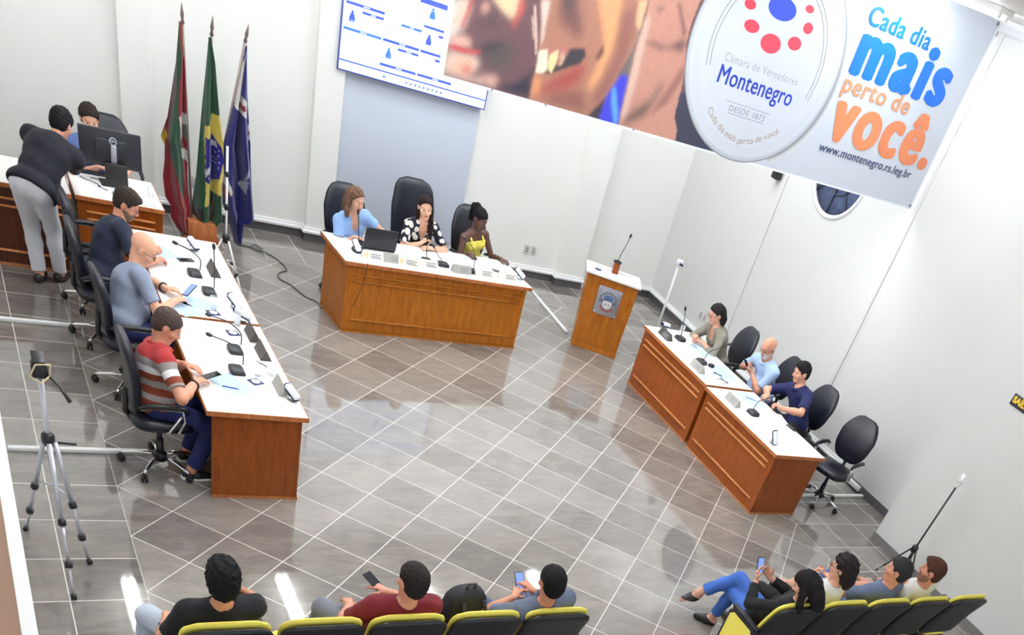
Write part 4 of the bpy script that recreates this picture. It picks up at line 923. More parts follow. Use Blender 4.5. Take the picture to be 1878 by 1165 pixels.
# laptop on the head table, lid towards the viewer
lp = thing('laptop', 'open black laptop on the head table seen from behind its lid', 'laptop', (3.40, 4.03, 0.80), 0.09)
MB().rbox((0, 0.13, 0.011), (0.40, 0.26, 0.02), 0.004).build('keyboard_deck', BLACK_PL, lp)
Rl = Matrix.Rotation(0.16, 3, 'X')
ld = MB().rbox(Vector((0, 0, 0.022))+Rl @ Vector((0, 0.0, 0.115)), (0.41, 0.012, 0.225), 0.004, Rl).build('lid', mat('laptop shell', (0.016, 0.017, 0.024), 0.4), lp)
MB().box(Vector((0, 0, 0.022))+Rl @ Vector((0, 0.0068, 0.118)), (0.38, 0.001, 0.2), Rl).build('display', emis('laptop display', (120, 140, 180), 0.4), ld)

# computer monitor seen from behind
mo = thing('computer_monitor', 'black computer monitor seen from behind on the wooden desk', 'monitor', (0.655, 4.66, 0.78), 0.05)
Rm = Matrix.Rotation(-0.05, 3, 'X')
mc = Vector((0, 0, 0.335))
pn = MB().rbox(mc, (0.585, 0.03, 0.335), 0.008, Rm).build('panel', mat('monitor shell', (0.017, 0.018, 0.026), 0.42), mo)
MB().rbox(mc+Vector((0.0, -0.02, -0.02)), (0.3, 0.02, 0.2), 0.008, Rm).build('rear_bulge', mat('monitor shell', (0.017, 0.018, 0.026), 0.42), mo)
MB().box(mc+Vector((0, 0.0165, 0)), (0.56, 0.001, 0.31), Rm).build('display', emis('monitor display', (170, 190, 220), 0.7), pn)
SILV = mat('silver print', srgb(206, 212, 224), 0.3)
MB().rbox((0.02, -0.035, 0.23), (0.055, 0.022, 0.3), 0.006, Matrix.Rotation(0.12, 3, 'X')).build('stand_neck', mat('stand silver', srgb(190, 196, 210), 0.3, metal=0.6), mo)
MB().rbox((0.03, -0.07, 0.115), (0.21, 0.05, 0.21), 0.006).build('mini_computer', mat('box black', (0.012, 0.012, 0.014), 0.5), mo)
MB().rbox((0.0, 0.0, 0.008), (0.24, 0.18, 0.016), 0.004).build('foot', BLACK_PL, mo)
lg_ = MB(); Rq = Rm @ Matrix.Rotation(PI/2, 3, 'X'); lc = mc+Vector((0.02, -0.034, 0.075))
lg_.tube([lc+Rm @ Vector((0.032*math.cos(2*PI*k/24), 0, 0.032*math.sin(2*PI*k/24))) for k in range(24)], 0.0045, 6, closed=True)
for a, b in (((-0.022, 0.008), (-0.004, -0.012)), ((-0.012, 0.016), (0.006, -0.004)), ((0.002, 0.014), (0.022, -0.006))):
    lg_.tube([lc+Rm @ Vector((a[0], 0, a[1])), lc+Rm @ Vector((b[0], 0, b[1]))], 0.004, 6)
lg_.build('ring_emblem', SILV, pn)

def keyboard():
    t = thing('computer_keyboard', 'dark keyboard with white rim in front of the monitor foot', 'keyboard', (0.52, 4.84, 0.78), 0.05)
    MB().rbox((0, 0, 0.01), (0.44, 0.15, 0.02), 0.004).build('body', BLACK_PL, t)
    MB().rbox((0, -0.085, 0.012), (0.62, 0.02, 0.024), 0.004).build('front_rail', MOULD, t)
    k = MB()
    for i in range(14):
        for j in range(5): k.box((-0.2+i*0.0305, -0.05+j*0.026, 0.023), (0.025, 0.021, 0.006))
    k.build('keys', mat('key black', (0.02, 0.02, 0.025), 0.5), t)
keyboard()
cb = thing('cable_bundle', 'tangled blue and black cables on the monitor desk', 'cables', (0.5, 4.6, 0.78))
random.seed(5)
for i, m in enumerate((DEV_N, BLACK_PL, DEV_N, BLACK_PL)):
    P = [(-0.15+0.1*i, 0.12, 0.008)]
    for k in range(5): P.append((P[-1][0]+random.uniform(-0.03, 0.09), P[-1][1]-random.uniform(0.0, 0.08), 0.008+0.01*(k % 2)))
    MB().tube(smooth_path(P, 24), 0.004, 6).build('cable', m, cb)
for k, (c, d, lb) in enumerate((((0.9, 4.24, 0.79), (0.2, 0.1, 0.02), 'white booklet stack on the front right corner of the monitor desk'), ((0.66, 4.34, 0.792), (0.1, 0.08, 0.024), 'small grey box with printed marks on the monitor desk'))):
    tag(MB().rbox(c, d, 0.003).build('paper_stack' if k == 0 else 'small_box', PAPER if k == 0 else PL_G), lb, 'papers' if k == 0 else 'box')

# lectern microphone
lm = mic('tall gooseneck microphone on the lectern with its wooden block', (6.80, 4.19), 0, [(0, 0, 0.14), (0.02, 0.005, 0.24), (0.06, 0.01, 0.36), (0.09, 0.02, 0.46)], None, False, 1.0)
MB().rbox((0, 0, 0.07), (0.085, 0.085, 0.14), 0.01, Matrix.Rotation(-0.4, 3, 'Z')).build('wooden_block', WOOD_R, lm)
rg = MB(); rg.tube([(0.05*math.cos(2*PI*k/16), 0.05*math.sin(2*PI*k/16), 0.145) for k in range(16)], 0.011, 8, closed=True); rg.build('clamp_ring', BLACK_PL, lm)
tag(MB().lathe([(0.0001, 0), (0.05, 0), (0.05, 0.004), (0.0001, 0.004)], 20, (6.545, 4.215, 1.0005)).build('round_disc', mat('disc navy', srgb(48, 58, 110), 0.4)), 'flat navy disc lying on the lectern top', 'disc')

# ------------------------------------------------------------------ tripods and floor things
def tripod(name, label, loc, h, spread, m, col_top, feet=None, leg_dirs=(0.0, 2.1, 4.2), joint=BLACK_PL, lean=(0, 0), cat='tripod', r=0.013):
    t = thing(name, label, cat, loc)
    MB().tube([(0, 0, col_top-0.25), (lean[0], lean[1], h)], r, 10).build('column', m, t)
    MB().lathe([(0.03, col_top-0.05), (0.04, col_top-0.03), (0.04, col_top+0.02), (0.025, col_top+0.04)], 14).build('collar', joint, t)
    ends = feet or [(spread*math.cos(a), spread*math.sin(a)) for a in leg_dirs]
    for fx, fy in ends:
        a = math.atan2(fy, fx); c, s_ = math.cos(a), math.sin(a); A = Vector((0.04*c, 0.04*s_, col_top-0.02)); B = Vector((fx, fy, 0.015))
        lg = MB().tube([A, A.lerp(B, 0.5)], r*0.95, 8).tube([A.lerp(B, 0.48), A.lerp(B, 0.78)], r*0.75, 8).tube([A.lerp(B, 0.76), B], r*0.55, 8).build('leg', m, t)
        for f in (0.5, 0.78): MB().tube([A.lerp(B, f-0.02), A.lerp(B, f+0.02)], r*1.5, 8).build('leg_lock', joint, lg)
        MB().tube([A.lerp(B, 0.98), B+Vector((0.01*c, 0.01*s_, -0.012))], r*1.1, 8).build('rubber_foot', joint, lg)
        MB().tube([A.lerp(B, 0.45), (0.01*c, 0.01*s_, col_top*0.62)], r*0.4, 6).build('brace', m, t)
    return t
TA = mat('tripod silver', srgb(206, 208, 218), 0.3, metal=0.55)
tr = tripod('camera_tripod', 'silver camera tripod with pan head standing alone on the left floor', (-0.485, -0.97, 0), 1.36, 0.43, TA, 0.93, [(-0.20, 0.33), (0.012, -0.50), (0.155, -0.085)], r=0.017)
hd = MB().rbox((0, 0, 1.39), (0.09, 0.08, 0.09), 0.012).build('pan_head', BLACK_PL, tr)
MB().rbox((0.0, 0.01, 1.455), (0.07, 0.1, 0.03), 0.006, Matrix.Rotation(0.35, 3, 'X')).build('camera_plate', BLACK_PL, hd)
MB().tube([(0.03, -0.02, 1.38), (0.10, -0.1, 1.33), (0.14, -0.16, 1.27)], [0.01, 0.009, 0.013], 8).build('pan_handle', BLACK_PL, tr)
MB().tube([(0.05, -0.045, 1.36), (0.06, -0.03, 1.44), (-0.02, -0.05, 1.44), (-0.06, -0.05, 1.36), (0.0, -0.06, 1.33), (0.05, -0.045, 1.37)], 0.006, 8).build('strap', mat('beige strap', srgb(214, 196, 160), 0.7), tr)
MB().tube([(0.03, 0, 0.90), (0.16, -0.02, 0.905)], 0.008, 8).build('crank', BLACK_PL, tr)
ts = tripod('light_stand', 'thin black tripod stand with phone holder by the right wall', (8.2, -1.5, 0), 1.22, 0.26, mat('stand black', (0.02, 0.02, 0.022), 0.4), 0.42, leg_dirs=(0.4, 2.5, 4.6), r=0.011, lean=(0.03, 0.0))
MB().tube([(0.03, 0, 1.22), (0.05, -0.02, 1.26), (0.045, -0.03, 1.30), (0.0, -0.03, 1.33)], 0.006, 8).build('holder_arm', ALU, ts)
MB().rbox((-0.02, -0.03, 1.35), (0.02, 0.06, 0.10), 0.006, Matrix.Rotation(0.3, 3, 'Y')).build('phone_holder', ALU, ts)
tm = tripod('folded_stand', 'slim white stand with folded legs between the left desks and the flags', (1.70, 4.15, 0), 1.50, 0.33, MOULD, 0.62, leg_dirs=(-1.1, 1.0, 3.1), r=0.012)
MB().tube([(0, 0, 0.9), (0, 0, 0.96)], 0.02, 8).build('column_lock', BLACK_PL, tm); MB().tube([(0, 0, 1.22), (0, 0, 1.27)], 0.02, 8).build('column_lock', BLACK_PL, tm)
wp = thing('camera_stand', 'slim white pole with a small white camera behind the right desks', 'stand', (8.30, 4.85, 0))
MB().tube([(0, 0, 0), (0, 0, 1.07)], 0.018, 12).build('pole', MOULD, wp); MB().lathe([(0.12, 0), (0.12, 0.012), (0.02, 0.03)], 20).build('foot', MOULD, wp)
MB().rbox((0, -0.01, 1.12), (0.09, 0.07, 0.07), 0.012).build('camera', DEV_W, wp); MB().rbox((0.01, -0.03, 1.10), (0.075, 0.05, 0.028), 0.006, Matrix.Rotation(0.3, 3, 'Y')).build('navy_bracket', DEV_N, wp)
for a, b, lb in (((-0.715, 0.485), (0.32, 0.535), 'white cable conduit on the floor behind the chair of the striped polo'), ((-0.715, 2.83), (0.06, 2.865), 'white cable conduit on the floor left of the chair row'), ((6.57, 6.03), (6.50, 4.50), 'white cable conduit on the floor between head table and lectern'), ((7.56, 0.235), (9.18, 0.315), 'white cable conduit on the floor under the empty chair')):
    d = Vector(b)-Vector(a); o = MB().rbox((d.length/2, 0, 0.0165), (d.length, 0.048, 0.033), 0.006).build('cable_conduit', MOULD); o.location = (*a, 0); o.rotation_euler = (0, 0, math.atan2(d.y, d.x))
    tag(o, lb, 'conduit')
tag(MB().rbox((9.165, 0.75, 0.06), (0.05, 0.7, 0.07), 0.01).build('wall_conduit', MOULD), 'thick white conduit box along the foot of the right wall', 'conduit')
P = [(2.20, 5.82), (2.34, 5.80), (2.44, 5.71), (2.50, 5.80), (2.42, 5.88), (2.36, 5.80), (2.46, 5.70), (2.576, 5.621), (2.659, 5.399), (2.657, 5.197), (2.54, 5.08), (2.493, 4.90), (2.605, 4.724), (2.70, 4.444), (2.80, 4.335), (2.82, 4.16)]
tag(MB().tube(smooth_path([(x, y, 0.008+0.008*(i in (4, 5, 6))) for i, (x, y) in enumerate(P)], 90), 0.008, 8).build('floor_cable', mat('grey cable', srgb(90, 90, 92), 0.5)), 'grey cable winding over the floor from the flags to the head table', 'cable')
sp = thing('wall_projector', 'small black box on a bracket under the banner on the right wall', 'speaker', (9.1, 4.42, 2.60))
MB().rbox((0, 0, 0), (0.1, 0.12, 0.16), 0.01).build('body', BLACK_PL, sp); MB().box((0.055, 0, 0.09), (0.1, 0.05, 0.03)).build('bracket', BLACK_PL, sp)

# ------------------------------------------------------------------ audience seats (face +y)
YEL = mat('yellow upholstery', srgb(255, 236, 104), 0.7, noise=0.05, nscale=6); SHELL = mat('seat shell', (0.012, 0.013, 0.018), 0.35)
def aud_seat(label, loc, rotz, group):
    t = thing('auditorium_seat', label, 'seat', loc, rotz, group)
    def bk(y0, th, shrink, name, m, z0, z1, w):
        L_ = []; N = 16
        for i in range(N+1):
            f = i/N; z = z0+(z1-z0)*f; ed = min(f*2.0, 1-f)*(z1-z0); k = 1.0 if ed > 0.10 else math.sqrt(max(0.02, 1-((0.10-ed)/0.10)**2))
            y = y0-0.17*f+0.02*math.sin(f*PI)
            L_.append(sup(0, y, z, w*(0.62+0.38*k), th*max(0.35, k**0.5), 24, 0.5))
        return loft(MB(), L_).build(name, m, t)
    bk(-0.070, 0.026, 0, 'back_shell', SHELL, 0.40, 0.945, 0.265)
    bk(-0.030, 0.024, 0, 'back_cushion', YEL, 0.42, 0.972, 0.258)
    L_ = [sup(0, 0.13, 0.43+z, 0.23*k, 0.23*k, 24, 0.5) for z, k in ((-.05, .85), (-.03, 1), (0, 1), (.03, .9), (.035, .6))]
    loft(MB(), L_).build('seat_cushion', YEL, t)
    loft(MB(), [sup(0, 0.12, 0.36+z, 0.225*k, 0.225*k, 24, 0.5) for z, k in ((-.02, .8), (0, 1), (.03, 1))]).build('seat_pan', SHELL, t)
    MB().box((0, 0.06, 0.18), (0.08, 0.12, 0.34)).box((0, 0.06, 0.012), (0.36, 0.3, 0.024)).build('pedestal', SHELL, t)
    return t
def aud_arm(label, loc, group, panel):
    t = thing('seat_armrest', label, 'armrest', loc, 0, group)
    MB().rbox((0, 0.04, 0.33), (0.045, 0.09, 0.58), 0.008).build('support', SHELL, t)
    MB().rbox((0, 0.06, 0.63), (0.055, 0.36, 0.03), 0.01).build('arm_pad', SHELL, t)
    if panel:
        MB().prism([(-0.14, 0.12), (0.25, 0.12), (0.25, 0.58), (0.20, 0.62), (-0.10, 0.62), (-0.14, 0.58)], -0.032, 0.032, lambda x, y, z: (z, x, y)).build('side_frame', SHELL, t, bevel=0.006)
        for s in (-1, 1): MB().prism([(-0.11, 0.15), (0.22, 0.15), (0.22, 0.56), (0.18, 0.595), (-0.08, 0.595), (-0.11, 0.56)], s*0.033, s*0.037, lambda x, y, z: (z, x, y)).build('yellow_panel', YEL, t)
    return t
sL = [0.21, 0.77, 1.33, 1.89, 2.45]; sR = [4.80, 5.375, 5.95, 6.525, 7.10]
labL = ['auditorium seat behind the man in the black t-shirt', 'empty yellow seat between the black and the maroon t-shirts', 'auditorium seat behind the man in the maroon t-shirt', 'yellow seat with the black backpack, between maroon and grey t-shirts', 'auditorium seat at the right end of the left row, man in grey t-shirt']
labR = ['auditorium seat of the woman in jeans, nearest the yellow side panel', 'auditorium seat of the woman in the white sleeveless top', 'auditorium seat behind the man in the blue-grey t-shirt', 'auditorium seat behind the man in the beige shirt', 'empty auditorium seat at the end against the right wall']
a0 = aud_seat(labL[0], (sL[0], -2.81, 0), 0, 'yellow auditorium seats, left row')
for x, lb in zip(sL[1:], labL[1:]): dup(a0, (x, -2.81, 0), 0, lb)
for x, lb in zip(sR, labR): dup(a0, (x, -2.88, 0), 0, lb, 'yellow auditorium seats, right row')
PL1 = ['black t-shirt man', 'empty seat next to the black t-shirt man', 'maroon t-shirt man', 'backpack seat', 'last seat of the left row']
PR1 = ['woman in jeans', 'woman in the white top', 'man in blue-grey', 'man in beige', 'empty last seat by the wall']
arm0 = aud_arm('black armrest at the left end of the left row of seats', (sL[0]-0.28, -2.81, 0), 'seat armrests', False)
for i, x in enumerate(sL): dup(arm0, (x+0.28, -2.81, 0), 0, 'black armrest right of the ' + PL1[i])
for i, x in enumerate(sR): dup(arm0, (x+0.2875, -2.88, 0), 0, 'black armrest right of the ' + PR1[i])
aud_arm('row end with yellow side panel beside the woman in jeans', (sR[0]-0.2875, -2.88, 0), 'seat armrests', True)
# backpack on the empty seat
bp_ = thing('black_backpack', 'dark backpack standing on the seat between the maroon and the grey t-shirts', 'backpack', (1.89, -2.66, 0.47), 0.15)
loft(MB(), [sup(0, 0.0+0.02*math.sin(f*3), 0.005+0.44*f, 0.165*k, 0.10*k, 24, 0.6) for f, k in ((0, .8), (.05, .97), (.3, 1.03), (.6, 1.0), (.8, .9), (.92, .7), (.98, .45), (1, .2))]).build('body', mat('backpack cloth', (0.022, 0.023, 0.03), 0.75, bump=0.6, bscale=18), bp_)
loft(MB(), [sup(0, 0.10, 0.03+0.22*f, 0.125*k, 0.04*k, 20, 0.6) for f, k in ((0, .8), (.1, 1), (.6, 1), (.95, .8), (1, .5))]).build('front_pocket', mat('backpack cloth', (0.022, 0.023, 0.03), 0.75), bp_)
MB().tube([(-0.04, -0.02, 0.43), (-0.03, -0.02, 0.48), (0.03, -0.02, 0.48), (0.04, -0.02, 0.43)], 0.009, 8).build('handle', mat('backpack strap', (0.03, 0.03, 0.035), 0.7), bp_)
for s in (-1, 1): MB().tube(smooth_path([(s*0.08, -0.09, 0.38), (s*0.09, -0.14, 0.28), (s*0.09, -0.13, 0.14), (s*0.1, -0.10, 0.05)], 14), 0.014, 8).build('shoulder_strap', mat('backpack strap', (0.03, 0.03, 0.035), 0.7), bp_)

# thin cable hanging down the front of the head table
tag(MB().tube(smooth_path([(3.10, 3.535, 0.815), (3.10, 3.520, 0.79), (3.09, 3.535, 0.66), (3.05, 3.528, 0.50), (3.00, 3.525, 0.36), (2.96, 3.524, 0.30)], 30), 0.004, 6).build('hanging_cable', mat('dark cable', srgb(60, 36, 20), 0.5)),
    'thin dark cable hanging down the front of the head table near its left corner', 'cable')

# ------------------------------------------------------------------ people: bodies grown as one smooth surface from an implicit field
HG = 0.0075
def vn(v): return np.array(v, float)
def unit(v):
    v = np.asarray(v, float); return v/max(1e-9, np.linalg.norm(v))
class Field:
    """smooth union of tapered limbs and ellipsoids on a regular grid, meshed with surface nets"""
    def __init__(s): s.ops = []
    def cap(s, a, b, ra, rb=None, k=0.03, d=0.0, cut=None):
        s.ops.append(('cap', vn(a), vn(b), ra+d, (ra if rb is None else rb)+d, k, cut)); return s
    def ell(s, c, r, F=None, k=0.03, d=0.0, op='add'):
        s.ops.append(('ell', vn(c), vn(r)+d, np.eye(3) if F is None else np.asarray(F, float), k, op)); return s
    def plane(s, p, n): s.ops.append(('plane', vn(p), unit(n))); return s
    def noise(s, amp, freq): s.ops.append(('noise', amp, freq)); return s
    def bounds(s):
        lo, hi = np.full(3, 1e9), np.full(3, -1e9)
        for o in s.ops:
            if o[0] == 'cap':
                for p, r in ((o[1], o[3]), (o[2], o[4])): lo = np.minimum(lo, p-r); hi = np.maximum(hi, p+r)
            elif o[0] == 'ell' and o[5] == 'add':
                r = np.sqrt(((o[3]*o[2][:, None])**2).sum(0)); lo = np.minimum(lo, o[1]-r); hi = np.maximum(hi, o[1]+r)
        return lo-0.03, hi+0.03
    def mesh(s, h=HG):
        lo, hi = s.bounds(); n = np.ceil((hi-lo)/h).astype(int)+1
        D = np.full(n, 0.5, np.float32)
        ax = [lo[i]+h*np.arange(n[i]) for i in range(3)]
        def sub(l, u):
            i0 = np.clip(np.floor((l-lo)/h).astype(int), 0, n-1); i1 = np.clip(np.ceil((u-lo)/h).astype(int)+1, 1, n)
            sl = tuple(slice(a, b) for a, b in zip(i0, i1))
            return sl, ax[0][sl[0]][:, None, None], ax[1][sl[1]][None, :, None], ax[2][sl[2]][None, None, :]
        for o in s.ops:
            if o[0] == 'cap':
                _, a, b, ra, rb, k, cut = o; m = max(ra, rb)+k+0.02
                sl, X, Y, Z = sub(np.minimum(a, b)-m, np.maximum(a, b)+m)
                ab = b-a; L2 = max(1e-9, ab @ ab)
                t = np.clip(((X-a[0])*ab[0]+(Y-a[1])*ab[1]+(Z-a[2])*ab[2])/L2, 0, 1)
                d = np.sqrt((X-a[0]-t*ab[0])**2+(Y-a[1]-t*ab[1])**2+(Z-a[2]-t*ab[2])**2)-(ra+(rb-ra)*t)
                if cut is not None:
                    p, nn = cut; d = np.maximum(d, (X-p[0])*nn[0]+(Y-p[1])*nn[1]+(Z-p[2])*nn[2])
            elif o[0] == 'ell':
                _, c, r, F, k, op = o; m = max(r)+k+0.02
                sl, X, Y, Z = sub(c-m, c+m)
                q = [((X-c[0])*F[i][0]+(Y-c[1])*F[i][1]+(Z-c[2])*F[i][2]) for i in range(3)]
                k0 = np.sqrt(sum((q[i]/r[i])**2 for i in range(3))); k1 = np.sqrt(sum((q[i]/r[i]**2)**2 for i in range(3)))
                d = k0*(k0-1)/np.maximum(k1, 1e-6)
                if op == 'sub':
                    D[sl] = np.maximum(D[sl], -d); continue
            elif o[0] == 'plane':
                X, Y, Z = ax[0][:, None, None], ax[1][None, :, None], ax[2][None, None, :]
                D = np.maximum(D, ((X-o[1][0])*o[2][0]+(Y-o[1][1])*o[2][1]+(Z-o[1][2])*o[2][2]).astype(np.float32)); continue
            elif o[0] == 'noise':
                X, Y, Z = ax[0][:, None, None], ax[1][None, :, None], ax[2][None, None, :]; f = o[2]
                D = D+(o[1]*(np.sin(X*f+1.3*np.sin(Y*f*0.7))*np.sin(Y*f*1.1+np.sin(Z*f*0.8))+0.6*np.sin(Z*f*1.3+X*f*0.6))).astype(np.float32); continue
            A = D[sl]; hh = np.clip(0.5+0.5*(A-d)/k, 0, 1)
            D[sl] = A+(d-A)*hh-k*hh*(1-hh)
        for i in range(3):
            for e in (0, -1):
                ix = [slice(None)]*3; ix[i] = e; D[tuple(ix)] = np.maximum(D[tuple(ix)], 0.01)
        return surf_nets(D, lo, h)
def surf_nets(D, lo, h):
    S = D < 0; nx, ny, nz = D.shape
    c8 = [(i, j, k) for i in (0, 1) for j in (0, 1) for k in (0, 1)]
    cnt = sum(S[i:nx-1+i, j:ny-1+j, k:nz-1+k].astype(np.int8) for i, j, k in c8)
    act = (cnt > 0) & (cnt < 8); I = np.argwhere(act)
    idx = np.full(act.shape, -1, np.int64); idx[act] = np.arange(len(I))
    acc = np.zeros((len(I), 3)); w = np.zeros(len(I))
    for a in c8:
        for d in range(3):
            if a[d]: continue
            b = list(a); b[d] = 1
            da = D[I[:, 0]+a[0], I[:, 1]+a[1], I[:, 2]+a[2]]; db = D[I[:, 0]+b[0], I[:, 1]+b[1], I[:, 2]+b[2]]
            m = (da < 0) != (db < 0)
            t = np.where(m, da/np.where(m, da-db, 1), 0)
            p = np.tile(np.array(a, float), (len(I), 1)); p[:, d] += t
            acc += p*m[:, None]; w += m
    V = (I+acc/np.maximum(w, 1)[:, None])*h+lo
    Q = []
    for d in range(3):
        e = [slice(0, n) for n in D.shape]; e2 = list(e); e[d] = slice(0, D.shape[d]-1); e2[d] = slice(1, D.shape[d])
        a, b = S[tuple(e)], S[tuple(e2)]
        P = np.argwhere(a != b); o1, o2 = [(d+1) % 3, (d+2) % 3][0], [(d+1) % 3, (d+2) % 3][1]
        ok = (P[:, o1] > 0) & (P[:, o2] > 0) & (P[:, o1] < act.shape[o1]) & (P[:, o2] < act.shape[o2]); P = P[ok]
        ins = a[P[:, 0], P[:, 1], P[:, 2]]
        def at(x, y):
            q = P.copy(); q[:, o1] -= x; q[:, o2] -= y; return idx[q[:, 0], q[:, 1], q[:, 2]]
        q = np.stack([at(1, 1), at(0, 1), at(0, 0), at(1, 0)], 1)
        q[~ins] = q[~ins][:, ::-1]
        Q.append(q)
    Q = np.concatenate(Q); Q = Q[(Q >= 0).all(1)]
    return V, Q
def net_obj(name, VQ, mats, parent=None, origin=(0, 0, 0), midx=None):
    V, Q = VQ; me = bpy.data.meshes.new(name)
    me.vertices.add(len(V)); me.vertices.foreach_set('co', (V-np.array(origin)).astype(np.float32).ravel())
    me.loops.add(len(Q)*4); me.loops.foreach_set('vertex_index', Q.astype(np.int32).ravel())
    me.polygons.add(len(Q)); me.polygons.foreach_set('loop_start', np.arange(0, len(Q)*4, 4, dtype=np.int32)); me.polygons.foreach_set('loop_total', np.full(len(Q), 4, np.int32))
    me.polygons.foreach_set('use_smooth', np.ones(len(Q), bool))
    for m in (mats if isinstance(mats, (list, tuple)) else [mats]): me.materials.append(m)
    if midx is not None: me.polygons.foreach_set('material_index', midx.astype(np.int32))
    me.update(calc_edges=True); me.validate()
    o = bpy.data.objects.new(name, me); COL.objects.link(o)
    if parent is not None: o.parent = parent
    return o
def ik(a, t, l1, l2, hint):
    a, t, hint = vn(a), vn(t), vn(hint); d = t-a; L = np.linalg.norm(d); u = d/max(L, 1e-6)
    k = 1.0
    if L > (l1+l2)*0.995: k = L/((l1+l2)*0.995)
    l1, l2 = l1*k, l2*k
    x = (l1*l1-l2*l2+L*L)/(2*L); y = math.sqrt(max(0, l1*l1-x*x))
    hv = hint-a; hv = hv-u*(hv @ u); hv = unit(hv)
    return a+u*x+hv*y
SKIN = {}
def skin(c):
    if c not in SKIN:
        m = mat('skin %d' % len(SKIN), srgb(*c), 0.5, noise=0.06, nscale=14); m.node_tree.nodes['Principled BSDF'].inputs['Subsurface Weight'].default_value = 0.05
        SKIN[c] = (m, mat('lips %d' % len(SKIN), srgb(int(c[0]*0.86), int(c[1]*0.62), int(c[2]*0.62)), 0.45))
    return SKIN[c]
def cloth(name, c, noise=0.10, ns=10, rough=0.85): return mat(name, srgb(*c), rough, noise=noise, nscale=ns, bump=0.25, bscale=26, sheen=0.03)
EYEW = mat('eye white', srgb(196, 186, 180), 0.4); IRIS = mat('iris', srgb(58, 40, 30), 0.2)
SHOE = mat('black shoe', (0.012, 0.012, 0.014), 0.4); SOLE = mat('white sole', srgb(232, 232, 230), 0.5)

